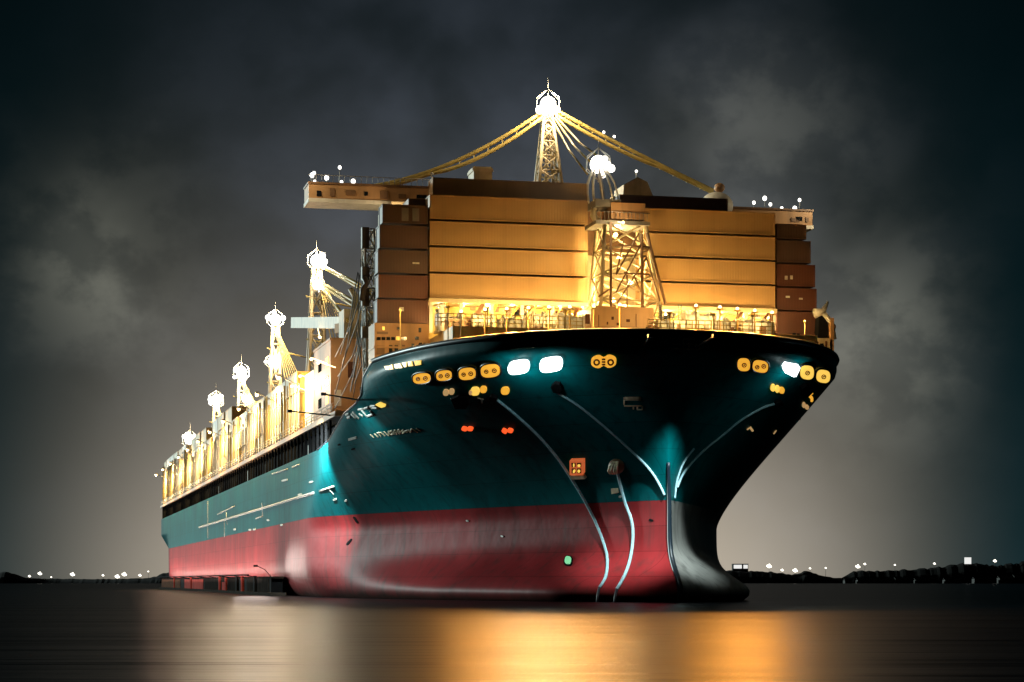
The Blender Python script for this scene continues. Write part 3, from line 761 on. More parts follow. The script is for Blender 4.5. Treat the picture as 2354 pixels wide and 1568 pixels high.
# foredeck working area under and before the containers: raised platform, breakwater, gear
mb = MB(); mb.box(tx(988, 26), tx(1785, 26), 14, 30.2, 22.72, 26.6); part('working_deck', mb, M['cream'])
mb = MB(); mb.box(tx(985, 27), tx(1352, 27), 26.8, 30.2, 30.55, 30.95); mb.box(tx(1474, 27), tx(1785, 27), 26.8, 30.2, 30.45, 30.88); part('cargo_ledge', mb, M['cream'])
mb = MB(); mb.box(-22.7, tx(986, 27), 26.9, 30.2, 28.1, 28.3); mb.box(tx(1784, 27), 26, 26.9, 30.2, 28.05, 28.25); part('side_ledge', mb, M['brown_steel'])
breakw = MB(); breakw.box(tx(988, 29), tx(1350, 29), 29.6, 30.1, 26.6, 30.5); breakw.box(tx(1350, 29), tx(1784, 29), 29.6, 30.1, 26.6, 30.4); bw = part('breakwater', breakw, M['yellow_steel'])
for i in range(46):
    u = rnd.random(); x = 995+340*u if i % 2 else 1500+270*u
    y = 694+rnd.random()*38+ (18 if x > 1400 else 0); w, h = 5+rnd.random()*18, 5+rnd.random()*14
    a, b = on_s(x, y+h, 29.55), on_s(x+w, y, 29.55); mb = MB(); mb.box(a.x, b.x, 29.52, 29.62, a.z, b.z); part('breakwater_panel', mb, rnd.choice((M['brown_steel'], M['rust'], M['white'], M['glass'])), bw)
def pbeam(x0, y0, x1, y1, s, w, mat, name):
    mb = MB(); mb.beam(on_s(x0, y0, s), on_s(x1, y1, s), w); return part(name, mb, mat)
for x0 in list(range(1005, 1350, 38)) + list(range(1530, 1780, 36)):
    g = 10 if x0 > 1400 else 0
    pbeam(x0, 745+g, x0+24+rnd.random()*26, 690+g*2, 27.0+rnd.random()*1.2, .18+rnd.random()*.2, M[rnd.choice(('brown_steel', 'yellow_steel', 'rust', 'yellow_steel'))], 'diagonal_brace')
for x0 in (990, 1060, 1130, 1200, 1270, 1345, 1520, 1585, 1650, 1715, 1778):
    pbeam(x0, 765, x0, 684 + (22 if x0 > 1400 else 0), 27.4, .34, M['white'], 'support_pillar')
def winch(x, s, sc_=1.0):
    t = tx(x, s); mb = MB(); z = 26.6
    mb.box(t-1.3*sc_, t+1.3*sc_, s-.8, s+.8, z, z+.25)
    for dx in (-1.2, -.1, 1.0): mb.box(t+dx*sc_, t+(dx+.18)*sc_, s-.6, s+.6, z+.25, z+1.8*sc_)
    w = part('mooring_winch', mb, M['cream'])
    mb = MB()
    for x0, x1, r in ((-1.0, -.1, .62), (.1, 1.0, .55)):
        mb.tube([(t+x0*sc_, s, z+1.15*sc_), (t+x1*sc_, s, z+1.15*sc_)], r*sc_, 14)
        for xx in (x0, x1): mb.tube([(t+(xx-.04)*sc_, s, z+1.15*sc_), (t+(xx+.04)*sc_, s, z+1.15*sc_)], (r+.25)*sc_, 16)
    part('drum', mb, M['white'], w)
lamp('POINT', (tx(1850, 21), 21, 29.5), 700, (1, .62, .24), .3); lamp('POINT', (tx(920, 20), 20, 29.0), 500, (1, .58, .22), .3)
for x in (1850, 920):
    t = tx(x, 21.3); mb = MB(); mb.tube([(t, 21.3, 22.7), (t, 21.3, 28.8)], .05, 6); mb.ball((t, 21.3, 28.9), .14, 8, 6); part('flood_post', mb, M['yellow_steel'])
for x, s in ((1030, 20.5), (1110, 18), (1180, 22), (1250, 18.5), (1310, 21.5), (1535, 20), (1600, 18), (1668, 21.5), (1730, 19)): winch(x, s, .9+rnd.random()*.5)
for i, x in enumerate((1015, 1052, 1090, 1148, 1210, 1238, 1290, 1330, 1500, 1518, 1560, 1580, 1620, 1640, 1690, 1710, 1755, 1770)):
    s = 16.5+rnd.random()*9; t = tx(x, s); mb = MB()
    if i % 3 == 0:
        h = 1.2+rnd.random()*1.2; mb.tube([(t, s, 26.6), (t, s, 26.6+h)], .28, 10); mb.tube([(t, s, 26.6+h), (t, s, 26.75+h), (t, s, 27.0+h)], .62, 12, .2); part('deck_ventilator', mb, M['white'])
    elif i % 3 == 1:
        w = .5+rnd.random()*.8; h = .9+rnd.random()*1.1; mb.box(t-w, t+w, s-.5, s+.5, 26.6, 26.6+h); mb.box(t-w-.06, t+w+.06, s-.56, s+.56, 26.6+h, 26.7+h); o = part('deck_locker', mb, M['orange_house'] if i % 2 else M['white'])
        mb = MB(); mb.box(t-w*.6, t+w*.1, s-.54, s-.48, 26.8, 26.6+h*.85); part('locker_door', mb, M['brown_steel'], o)
    else:
        mb.tube([(t-.35, s, 26.6), (t-.35, s, 27.7)], .24, 10); mb.tube([(t+.35, s, 26.6), (t+.35, s, 27.7)], .24, 10); mb.box(t-.8, t+.8, s-.3, s+.3, 26.58, 26.85); mb.tube([(t-.7, s, 27.4), (t+.7, s, 27.4)], .12, 8); part('bitts', mb, M['rust'])
mb = MB()
for x0, x1 in ((1000, 1340), (1490, 1780)):
    n = int((x1-x0)/14)
    for i in range(n+1): t = tx(x0+(x1-x0)*i/n, 14.2); mb.tube([(t, 14.2, 26.6), (t, 14.2, 27.8)], .05, 5)
    for z in (27.0, 27.4, 27.8): mb.tube([(tx(x0, 14.2), 14.2, z), (tx(x1, 14.2), 14.2, z)], .045, 5)
part('foredeck_railing', mb, M['yellow_steel'])
# access ladder and pipework right of the mast
mb = MB()
for x in (1515, 1521, 1560, 1566): mb.beam(on_s(x, 756, 20), on_s(x, 700, 20), .09)
for i in range(12):
    y = 702+i*4.6
    for x in (1515, 1560): mb.beam(on_s(x, y, 20), on_s(x+6, y, 20), .06)
for y in (728, 738, 748): mb.beam(on_s(1490, y, 20.5), on_s(1600, y+4, 20.5), .08)
part('access_ladder', mb, M['grey_steel'])

# deckhouses at both edges of the foredeck
def deckhouse(x0, x1, ytop, s0, s1, mat, wins, name):
    a, b = tx(x0, s0), tx(x1, s0); zt = ytop
    mb = MB(); mb.box(a, b, s0, s1, 23.7, zt); mb.box(a-.08, b+.08, s0-.1, s1, 25.55, 25.75)
    h = part(name, mb, mat)
    for x, y, w, hh, m in wins:
        p0, p1 = on_s(x, y+hh, s0), on_s(x+w, y, s0); mb = MB(); mb.box(p0.x, p1.x, s0-.06, s0+.05, p0.z, p1.z)
        part('window', mb, M[m], h)
    return h
deckhouse(861, 986, 28.1, 25.6, 29.5, M['orange_house'], [(866, 775, 9, 7, 'glass'), (877, 775, 9, 7, 'glass'), (888, 775, 9, 7, 'glass'), (899, 775, 9, 7, 'glass'), (911, 774, 10, 8, 'port_y'), (922, 775, 12, 7, 'glass'), (954, 774, 9, 7, 'glass'),
     (894, 794, 8, 18, 'glass'), (907, 794, 8, 18, 'glass'), (866, 795, 18, 20, 'brown_steel'), (924, 793, 7, 14, 'brown_steel'), (946, 790, 6, 16, 'glass'), (963, 788, 7, 20, 'glass'), (973, 788, 5, 16, 'brown_steel'), (866, 763, 26, 5, 'brown_steel'), (879, 751, 5, 8, 'port_y'), (912, 752, 8, 6, 'glass'), (962, 754, 6, 10, 'glass')], 'port_deckhouse')
deckhouse(1787, 1908, 27.7, 25.2, 29.5, M['cream'], [(1822, 766, 7, 12, 'glass'), (1832, 767, 7, 12, 'glass'), (1850, 770, 12, 9, 'rust'), (1876, 786, 5, 18, 'rust'), (1884, 790, 9, 13, 'glass'), (1897, 784, 4, 18, 'rust')], 'starboard_deckhouse')
a, b = on_s(1880, 770, 26), on_s(1905, 722, 26)
mb = MB(); mb.prism([(a.x, 26, 27.7), (b.x-.3, 26, 27.7), (b.x, 26, 28.4), (b.x-.2, 26, b.z-.3), (a.x+.2, 26, b.z)][::-1], (0, 2, 0)); part('davit_housing', mb, M['black'])
mb = MB(); q = on_s(1893, 715, 26); mb.tube([q-Vector((1.0, 0, .3)), q, q+Vector((.5, 0, 1.0))], .55, 10, .12); mb.tube([q+Vector((-.2, 0, 0)), q+Vector((.9, 0, -1.2)), q+Vector((1.2, 0, -3.0))], .3, 8); part('davit_arm', mb, M['silver'])
mb = MB(); q = on_s(1912, 760, 26); mb.box(q.x-.3, q.x+.1, 25.6, 27, 26, q.z+1.3); mb.ball(q+Vector((.1, 0, .4)), .38); part('davit_post', mb, M['orange_house'])

# lashing frame and gear just aft of the port stack
mb = lattice((-22.3, 32.5, 20.0), 1.7, (-22.9, 32.5, 38.6), 1.0, 2.6, 1.6, 9, .13, .075)
lash = part('lashing_frame', mb, M['silver'])
for z, h in ((36.5, 2.2), (33.2, 1.4), (30.5, 1.8), (27.2, 1.2)): mb = MB(); mb.box(-23.75, -23.0, 31.2, 31.9, z, z+h); part('lashing_gear', mb, M['grey_steel'], lash)
mb = MB(); mb.tube([(-23.8, 31, 31), (-23.7, 31, 32.2), (-23.3, 31, 32.8), (-23.6, 31, 33.5)], .3, 8); part('lashing_gear', mb, M['grey_steel'], lash)
mb = MB()
for i in range(22):
    a = Vector((-22.6-rnd.random()*1.4, 31+rnd.random()*3, 36-rnd.random()*8)); b = Vector((-20.5-rnd.random()*4.2, 38+rnd.random()*12, 21+rnd.random()*6)); mb.tube([a, a.lerp(b, .5)-Vector((0, 0, 1.2)), b], .06, 5)
part('hanging_net', mb, M['grey_steel'])
mb = MB()
for i in range(26):
    t = -23.1+rnd.random()*2.2; s = 29+rnd.random()*10; z = 19.8; w = .35+rnd.random()*.9
    mb = MB(); mb.box(t, t+w, s, s+w, z, z+.6+rnd.random()*3.2); part('winch_gear', mb, rnd.choice((M['rust'], M['cream'], M['orange_house'])))
mb = MB(); mb.box(-24.4, -13, 50, 64, 20.3, 29.0); mb.box(-24.5, -12.9, 49.9, 64.1, 29.0, 29.25); h2 = part('accommodation_block', mb, M['orange_house'])
for i in range(6):
    z = 22+ (i % 3)*2.1; s = 51.5+(i//3)*6; mb = MB(); mb.box(-24.45, -24.35, s, s+2.6, z, z+1.1); part('window', mb, M['glass'] if i % 2 else M['port_y'], h2)
for i in range(7):
    mb = MB(); t = -24+i*1.55; mb.box(t, t+.8, 49.93, 50.02, 21.6+(i % 2)*3.2, 23.4+(i % 2)*3.2); part('window', mb, M['rust'] if i % 3 else M['white'], h2)
mb = MB(); mb.box(-22.6, -19.2, 52, 56, 29.25, 32.8); mb.tube([(-21, 54, 32.8), (-21, 54, 34.5), (-21.6, 54, 35.4)], .5, 10, .3); part('vent_tower', mb, M['cream'])
mb = MB(); mb.box(-24.2, -21.5, 66, 74, 20.3, 27.2); part('store_house', mb, M['white'])

# aft crane masts with floodlights
masts = [(728, 600, 110, True), (633, 735, None, False), (555, 855, None, False), (497, 920, None, False), (437, 1012, None, False)]
tm = [-18, -15, -15, -15, -18]
for i, (x, y, s, arm) in enumerate(masts):
    q = on_t(x, y, tm[i]) if s is None else on_s(x, y, s)
    # a mast at lateral position q.x, distance q.y
    wbot = 3.4 if i == 0 else 3.0
    mb = lattice((q.x, q.y, 20.3), wbot, (q.x, q.y, q.z-1.0), 1.0, 3.0, 1.0, 8, .24, .10)
    ms = part('light_mast', mb, M['cream'])
    lamp_cluster(ms, q, 1.15+.14*i, 13000 if i else 10000)
    zz = q.z
    for j in range(2):
        z2 = zz-5-6*j
        mb = MB(); mb.tube([(q.x-1.5, q.y, z2), (q.x+6+3*j, q.y-3, z2-2)], .12, 6); part('mast_arm', mb, M['yellow_steel'], ms)
    mb = MB()
    for k in range(7):
        t = q.x+2+k*1.3; mb.tube([(q.x, q.y, zz-1), ((q.x+t)/2+1.0, q.y-5, (zz+22)/2-2.5), (t+1, q.y-10, 21)], .07, 5)
        mb.tube([(q.x, q.y, zz-1), (q.x-.6, q.y+6, (zz+22)/2-2.5), (q.x-3+k*.5, q.y+16, 22)], .07, 5)
    part('mast_stay', mb, M['yellow_steel'], ms)
    if i == 0:
        for yy in (655,):
            lamp_cluster(ms, on_s(730, yy, s-1), .9, 0)
        mb = MB(); c = on_s(705, 742, s); d = on_s(838, 742, s-40)
        mb.beam(on_s(676, 742, s+5), on_s(835, 742, s-36), .9, 1.5); mb.beam(on_s(800, 752, s-26), on_s(775, 756, s-24), .8, 1.2)
        part('crane_jib', mb, M['cream'], ms)
        qj = on_s(735, 775, s-14); mb = MB(); mb.ball(qj, .2, 8, 6); mb.tube([qj, qj+Vector((0, 3, 2.2))], .06, 5); part('extra_lamp', mb, M['warm'], ms); lamp('POINT', qj+Vector((0, -.6, -.3)), 900, (1, .74, .44), .3)  # last lamp here is added to warm the crane jib
        for x0, y0, x1, y1 in ((745, 612, 852, 668), (750, 618, 850, 676), (748, 655, 838, 706), (748, 662, 836, 718), (745, 668, 800, 738)):
            mb = MB(); mb.tube([on_s(x0, y0, s-2), on_s(x1, y1, 34 if x1 > 840 else 50)], .20, 6); part('boom_cable', mb, M['yellow_steel'], ms)
    if i in (1, 2):
        x2, y2 = ((625, 832), (565, 918))[i-1]
        lamp_cluster(ms, on_s(x2, y2, q.y), 1.0, 3500)

# lashing bridges between the bays, with small lamps hung outboard
for i in range(BAYS):
    s = bay_s[i]-.85; mb = MB()
    for dx in (-24.7, -23.4, -22.3): mb.box(dx, dx+.16, s, s+.5, 20.3, 26.5+(i % 3))
    for z in (22.8, 25.4): mb.box(-24.75, -22.2, s-.05, s+.55, z, z+.18)
    lb = part('lashing_bridge', mb, M['yellow_steel'] if i % 2 else M['white'])
    if i % 2 == 0:
        mb = MB(); mb.beam((-24.6, s+.2, 26.2), (-27.2, s+.2, 27.4), .12); mb.box(-27.5, -26.9, s, s+.5, 27.25, 27.55)
        hd = part('lamp_bracket', mb, M['grey_steel'], lb)
        mb = MB(); mb.ball((-27.2, s+.2, 27.1), .24, 10, 6); part('lamp_head', mb, M['warm'], lb)
        lamp('SPOT', (-28.2, s+.2, 26.6), 15000, (1, .70, .27), .3, ship, (-24.0, s+.2, 23.6), 160, .6)
        if i % 4 == 0: lamp('POINT', (-27.9, s+.2, 26.7), 1600 if i else 2000, (1, .62, .42), .3)

for i in range(88):
    s = 77.6+i*3.02+rnd.random()*.5; h = 26.2+rnd.random()*1.6 + (2.0 if s > 250 else 0)
    mb = MB(); mb.tube([(-24.86, s, 20.3), (-24.86, s, h)], rnd.choice((.07, .10, .14)), 6); mb.beam((-24.86, s, h-.4), (-24.3, s, h-.4), .1)
    part('cell_guide', mb, M[rnd.choice(('yellow_steel', 'white', 'yellow_steel', 'cream'))])
# foredeck floodlights on short posts behind the bulwark
for x, s, pw in ((1060, 8, 1300), (1115, 6, 2200), (1165, 5, 3000), (1215, 4, 3600), (1262, 3, 3600), (1310, 2.5, 3300), (1365, 1.5, 2400), (1425, 0, 1300), (1600, -1, 900), (1655, -.5, 1800), (1695, .3, 2600), (1735, 1.2, 2600), (1775, 2.2, 1800)):
    t = tx(x, s); mb = MB(); mb.tube([(t, s, 22.7), (t, s, 27.0)], .07, 6); mb.box(t-.28, t+.28, s-.15, s+.2, 27.0, 27.12); po = part('flood_post', mb, M['yellow_steel'])
    mb = MB(); mb.ball((t, s, 27.25), .16, 10, 6); part('flood_head', mb, M['warm'], po)
    lamp('SPOT', (t, s-.5, 27.3), pw*3.4, (1, .47, .12) if 1120 < x < 1360 else (1, .38, .06), .4, ship, (t, s-60, 10), 150, .5)
for x, y, pw in ((1010, 742, 420), (1090, 738, 700), (1165, 736, 900), (1240, 733, 1100), (1315, 733, 1300), (1375, 700, 900), (1440, 706, 900), (1505, 742, 1300), (1575, 748, 1500), (1650, 750, 1500), (1735, 754, 1200), (1366, 590, 500)):
    q = on_s(x, y+rnd.uniform(-10, 8), 25.2+rnd.uniform(-.4, .3)); mb = MB(); mb.ball(q, .14, 10, 6); mb.tube([q, q-Vector((0, 0, q.z-26.6))], .06, 5); part('work_lamp', mb, M['warm'])
    lamp('POINT', q+Vector((0, .35, .3)), pw*(.56 if x < 1470 else .76), (1, .64, .22), .25)
for x, y, pw in ((1010, 705, 130), (1065, 702, 170), (1120, 702, 200), (1175, 700, 220), (1230, 700, 240), (1285, 700, 260), (1335, 700, 260), (1530, 722, 260), (1590, 724, 260), (1650, 726, 260), (1710, 728, 240), (1765, 730, 200)):
    q = on_s(x, y, 28.3); mb = MB(); mb.ball(q, .17, 10, 6); mb.tube([q, (q.x, q.y, 30.6)], .04, 5); part('work_lamp', mb, M['warm'])
    lamp('POINT', q-Vector((0, .5, .3)), pw*1.6, (1, .72, .28), .2)
for x, y, pw in ((1410, 690, 1100), (1450, 650, 800), (1425, 590, 800), (1415, 540, 420)):  # lamps added inside the tower to brighten it
    q = on_s(x, y, SM+.8); mb = MB(); mb.ball(q, .24, 10, 6); mb.tube([q, q+Vector((0, 1.2, 0))], .05, 5); part('mast_fill_lamp', mb, M['warm'], fore)
    lamp('POINT', q-Vector((0, .6, 0)), pw*1.4, (1, .74, .30), .25)
for x in (1030, 1120, 1210, 1300, 1540, 1640, 1730):  # posts added to light the deck gear from ahead
    t = tx(x, 13.8); mb = MB(); mb.tube([(t, 13.8, 22.7), (t, 13.8, 28.3)], .06, 6); mb.box(t-.2, t+.2, 13.8, 14.2, 28.3, 28.5); part('flood_post', mb, M['yellow_steel'])
    lamp('SPOT', (t, 14.3, 28.3), 1500, (1, .66, .24), .2, ship, (t, 24, 26.6), 120, .6)
for s, z, pw in ((46, 25.5, 700), (52, 26.5, 450), (62, 25.5, 600), (70, 25, 900)):  # lamps added outboard to light the block and widen the water streak
    mb = MB(); mb.tube([(-24.4, s, z), (-26.2, s, z+.6)], .06, 6); mb.ball((-26.3, s, z+.5), .18, 8, 6); part('extra_lamp', mb, M['warm']); lamp('POINT', (-26.9, s, z+.3), pw, (1, .72, .46), .3)
# floods on arms, added outboard to light the bow and shoulder plating
def added_outrigger(a, b, aim, pw, ang, col=(.85, 1, .97)):
    mb = MB(); mb.tube([a, b], .09, 6); mb.box(b[0]-.25, b[0]+.25, b[1]-.25, b[1]+.25, b[2]-.15, b[2]+.15); o = part('added_hull_flood', mb, M['navy'])
    lamp('SPOT', Vector(b)-Vector((0, 0, .3)), pw, col, .2, ship, aim, ang, .9)
added_outrigger((-24.6, 44, 20.0), (-29.5, 46, 20.6), (-24.5, 55, 13.8), 80000, 72)
added_outrigger((0, -6.9, 22.6), (0, -13.5, 23.0), (-.4, 0, 8.6), 56000, 34)
added_outrigger((-4.5, -6.2, 22.6), (-5.5, -12.5, 23.0), (-3.2, 2, 4.5), 9000, 30, (1, .93, .88))

added_outrigger((-23.6, 29, 20.4), (-28.5, 26, 20.8), (-23.2, 30, 15.0), 5000, 70)
# ------------------------------------------------------------------ floating pontoon along the port quarter
PT = -26.6
pont = tag(empty('floating_pontoon', L2W @ Vector((PT, 90, 0)), TH), 'low floating pontoon with red and grey panels lying against the port side', 'pontoon')
PL = 228
mb = MB(); mb.box(0, 1.5, 0, PL, -.8, 2.2); mb.build('deck_box', M['black'], pont)
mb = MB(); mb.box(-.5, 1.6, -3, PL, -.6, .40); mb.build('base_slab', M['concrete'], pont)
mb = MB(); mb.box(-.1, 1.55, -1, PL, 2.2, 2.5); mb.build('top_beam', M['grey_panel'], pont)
spec = [(PL-62, PL-2, 'rust'), (PL-120, PL-75, 'red_panel'), (PL-185, PL-124, 'grey_panel'), (62, 70, 'red_panel'), (44, 60, 'grey_panel'), (2, 16, 'grey_panel'), (20, 30, 'grey_panel')]
for a, b, m in spec:
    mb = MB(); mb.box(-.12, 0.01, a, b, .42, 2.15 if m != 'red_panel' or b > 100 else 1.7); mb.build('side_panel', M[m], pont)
for s in (17.5, 35, 43, 61, 72, 134, 181): 
    mb = MB(); mb.box(-.35, -.01, s, s+1.6, -.3, 2.6); mb.build('fender_post', M['black'] if s in (43, 17.5) else M['red_panel'], pont)
mb = MB(); mb.tube([(.3, 2, 2.4), (-.6, 2, 3.4), (-1.7, 1.6, 3.9)], .05, 6); mb.box(-2.1, -1.6, 1.3, 1.9, 3.75, 4.0); mb.build('added_flood_bracket', M['black'], pont)  # bracket made up to carry the added spot on the red hull
lamp('SPOT', (PT-1.9, 91.6, 3.7), 5500, (1, .82, .74), 3.0, ship, (-25, 65, 6.4), 46, 1.0)
for k in range(5):  # battens made up along the pontoon to light the red band evenly
    a = 10+k*43; n = 42
    mb = MB(); mb.box(-2.15, -1.85, a, a+n, 2.62, 2.80)
    for b in (a+2, a+n/2, a+n-2): mb.tube([(.3, b, 2.3), (-1.9, b, 2.62)], .06, 6)
    mb.build('added_light_batten', M['black'], pont)
    o = lamp('AREA', (PT-2.0, 90+a+n/2, 2.88), 2900, (1, .80, .70), 1, ship, (PT+1.6, 90+a+n/2, 6.6))
    o.data.shape = 'RECTANGLE'; o.data.size = .35; o.data.size_y = n
    z_ax = (Vector((PT-2.0, 0, 2.88))-Vector((PT+1.6, 0, 6.6))).normalized(); y_ax = Vector((0, 1, 0)); x_ax = y_ax.cross(z_ax)
    o.rotation_euler = Matrix((x_ax, y_ax, z_ax)).transposed().to_euler()

# ------------------------------------------------------------------ water
mb = MB(); mb.add([(-9000, -600, 0), (9000, -600, 0), (9000, 14000, 0), (-9000, 14000, 0)], [(0, 1, 2, 3)])
wm = bpy.data.materials.new('dark_harbour_water'); wm.use_nodes = True
nt = wm.node_tree; b = nt.nodes['Principled BSDF']
b.inputs['Specular IOR Level'].default_value = 0.15; b.inputs['Base Color'].default_value = (0.001, 0.004, 0.008, 1); b.inputs['Roughness'].default_value = 0.28; b.inputs['IOR'].default_value = 1.33
tc = nd(nt, 'ShaderNodeTexCoord'); mp = nd(nt, 'ShaderNodeMapping'); mp.inputs['Scale'].default_value = (0.035, 0.30, 1)
nt.links.new(tc.outputs['Object'], mp.inputs['Vector'])
n1 = nd(nt, 'ShaderNodeTexNoise'); n1.inputs['Scale'].default_value = 1.0; n1.inputs['Detail'].default_value = 5; n1.inputs['Roughness'].default_value = .55
nt.links.new(mp.outputs['Vector'], n1.inputs['Vector'])
bp = nd(nt, 'ShaderNodeBump'); bp.inputs['Strength'].default_value = 0.5; bp.inputs['Distance'].default_value = 0.55
mp2 = nd(nt, 'ShaderNodeMapping'); mp2.inputs['Scale'].default_value = (0.012, 0.085, 1); mp2.inputs['Rotation'].default_value = (0, 0, R(3)); nt.links.new(tc.outputs['Object'], mp2.inputs['Vector'])
n2 = nd(nt, 'ShaderNodeTexNoise'); n2.inputs['Scale'].default_value = 1.0; n2.inputs['Detail'].default_value = 4; nt.links.new(mp2.outputs['Vector'], n2.inputs['Vector'])
sm = nd(nt, 'ShaderNodeMath', operation='MULTIPLY_ADD'); sm.inputs[1].default_value = 2.2; nt.links.new(n2.outputs['Fac'], sm.inputs[0]); nt.links.new(n1.outputs['Fac'], sm.inputs[2])
nt.links.new(sm.outputs[0], bp.inputs['Height']); nt.links.new(bp.outputs['Normal'], b.inputs['Normal'])
df = nd(nt, 'ShaderNodeBsdfDiffuse'); df.inputs['Color'].default_value = (0.001, 0.002, 0.004, 1)
mxs = nd(nt, 'ShaderNodeMixShader'); mxs.inputs['Fac'].default_value = 0.5     # wave troughs that mirror nothing at this low angle
nt.links.new(b.outputs[0], mxs.inputs[1]); nt.links.new(df.outputs[0], mxs.inputs[2]); nt.links.new(mxs.outputs[0], nt.nodes['Material Output'].inputs['Surface'])
tag(mb.build('water', wm), 'dark calm harbour water with long golden reflections', kind='structure')

# ------------------------------------------------------------------ far shore
def shore(name, prof, Y, label):
    """low hilly land: ridge profile given as image survey, built as a ridge with real depth"""
    xs = []
    for (x0, y0), (x1, y1) in zip(prof, prof[1:]):
        n = max(2, int(abs(x1-x0)/6))
        for i in range(n): xs.append((x0+(x1-x0)*i/n, y0+(y1-y0)*i/n))
    xs.append(prof[-1]); vs = []; rows = 7
    for x, y in xs:
        X = (x-CX)/FPX*Y; H = max(.3, CAMZ+(HY-y)/FPX*Y)*(1+rnd.uniform(-.06, .06))
        for j in range(rows):
            u = j/(rows-1); h = math.sin(math.pi*u)**.8
            vs.append((X*(1+.10*(u-.5)), Y+(u-.5)*160, -1.0+(H+1.0)*h))
    fs = [(i*rows+j, (i+1)*rows+j, (i+1)*rows+j+1, i*rows+j+1) for i in range(len(xs)-1) for j in range(rows-1)]
    mb = MB(); mb.add(vs, fs); return tag(mb.build(name, M['land']), label, kind='structure')
YS = 1450.0
shore('shore_left', [(-400, 1310), (-120, 1316), (0, 1315), (20, 1316), (40, 1322), (60, 1328), (90, 1330), (180, 1331), (250, 1331), (300, 1330), (340, 1329), (360, 1325), (375, 1318), (390, 1314), (420, 1305), (470, 1306), (700, 1320)], YS, 'low black shore at the left')
shore('shore_right', [(1500, 1315), (1700, 1312), (1740, 1313), (1765, 1314), (1800, 1318), (1820, 1321), (1848, 1314), (1858, 1313), (1870, 1317), (1888, 1324), (1915, 1328), (1935, 1328), (1950, 1319), (1962, 1314), (1990, 1312), (2030, 1313), (2060, 1311), (2100, 1309), (2145, 1306), (2185, 1300), (2220, 1294), (2250, 1294), (2275, 1299), (2300, 1300), (2354, 1292), (2480, 1288), (2800, 1300)], YS, 'low black hilly shore at the right')
def ground_z(x, prof_y): return CAMZ+(HY-prof_y)/FPX*YS
far = [(68, 1325, 1330, 'leftmost shore floodlight, bright white and standing close to another'), (92, 1319, 1330, 'white shore floodlight second from the left edge, on a slightly taller post'), (118, 1327, 1331, 'white shore floodlight third from the left edge, low down'),
       (167, 1321, 1331, 'lone white shore floodlight midway along the left shore'), (237, 1323, 1331, 'white shore floodlight at the centre of the left shore glow'), (270, 1326, 1331, 'lower white floodlight of the pair on the left shore'), (286, 1321, 1330, 'upper white floodlight of the pair on the left shore'),
       (322, 1323, 1329, 'faint white shore floodlight just left of the dark mound'), (341, 1314, 1328, 'highest and faintest shore floodlight by the dark mound and stern'),
       (1768, 1302, 1315, 'white shore floodlight first to the right of the bow foot'), (1798, 1311, 1318, 'small low shore floodlight in the dip right of the bow'), (1828, 1312, 1318, 'small dim shore floodlight left of the peaked hill'),
       (1862, 1307, 1314, 'shore floodlight on the peaked hill'), (1898, 1306, 1326, 'bright tall shore floodlight right of the peaked hill'), (1972, 1303, 1314, 'shore floodlight at the left end of the harbour roofs'), (1988, 1297, 1313, 'brighter shore floodlight above the harbour roofs'),
       (2057, 1299, 1311, 'bright shore floodlight beyond the flat roofed sheds'), (2148, 1296, 1306, 'shore floodlight left of the white hilltop board'), (2287, 1290, 1300, 'rightmost shore floodlight, right of the white hilltop board')]
for x, y, gy, lab in far:
    q = at(x, y, YS); g = max(0.5, CAMZ+(HY-gy-3)/FPX*YS)
    e = tag(empty('shore_floodlight', (q.x, YS, g-1.5)), lab, 'floodlight', 'floodlights along the far shore')
    mb = MB(); mb.tube([(0, 0, 0), (0, 0, q.z-g+1.5)], .12, 6); mb.beam((-1.1, 0, q.z-g+1.3), (1.1, 0, q.z-g+1.3), .2); mb.build('pole', M['grey_steel'], e)
    mb = MB(); zc = q.z-g+1.5; r = .40+.9*rnd.random()**1.5
    for dx, dz, k in ((0, 0, 1), (-.9, .25, .7), (.9, -.1, .65), (.1, .9, .6)): mb.ball((dx*r, -.3, zc+dz*r), r*k, 10, 6)
    mb.build('lamp_head', M['far_l'], e)
# white board on the hilltop and lit halls by the bow
q = at(2225, 1288, YS-8); e = tag(empty('hilltop_board', (q.x, q.y, q.z-3.5)), 'white lit board standing on the hilltop at the far right', 'board')
mb = MB(); mb.box(-2.2, 2.2, -.3, .3, 1.0, 5.4); mb.build('panel', M['far_p'], e); mb = MB(); mb.box(-1.8, -1.4, -.1, .2, -3, 1.0); mb.box(1.4, 1.8, -.1, .2, -3, 1.0); mb.build('leg', M['grey_steel'], e)
for x, w, lab in ((1696, 3.4, 'wider white lit hall on the shore just right of the bow'), (1714, 1.8, 'narrower white lit hall on the shore right of the bow')):
    q = at(x, 1305, YS-8); e = tag(empty('shore_hall', (q.x, q.y, 3.0)), lab, 'building')
    zt = q.z-3.0; mb = MB(); mb.box(-w, w, 0, 6, 0, zt+2.3); mb.build('wall', M['house_wall'], e)
    mb = MB(); mb.box(-w*.8, w*.8, -.08, .02, zt-.6, zt+1.9); mb.build('window', M['far_p'], e)
    mb = MB(); mb.box(-w-.2, w+.2, -.3, 6.3, zt+2.3, zt+2.6); mb.build('roof', M['house_roof'], e)
roofs = [(1950, 1322, 7, 'left'), (1985, 1320, 12, 'second'), (2030, 1322, 26, 'long'), (2075, 1316, 14, 'dark middle'), (2130, 1320, 22, 'lower'), (2190, 1319, 16, 'upper'), (2260, 1313, 18, 'sloping'), (2320, 1308, 20, 'far right'), (2345, 1300, 12, 'topmost right')]
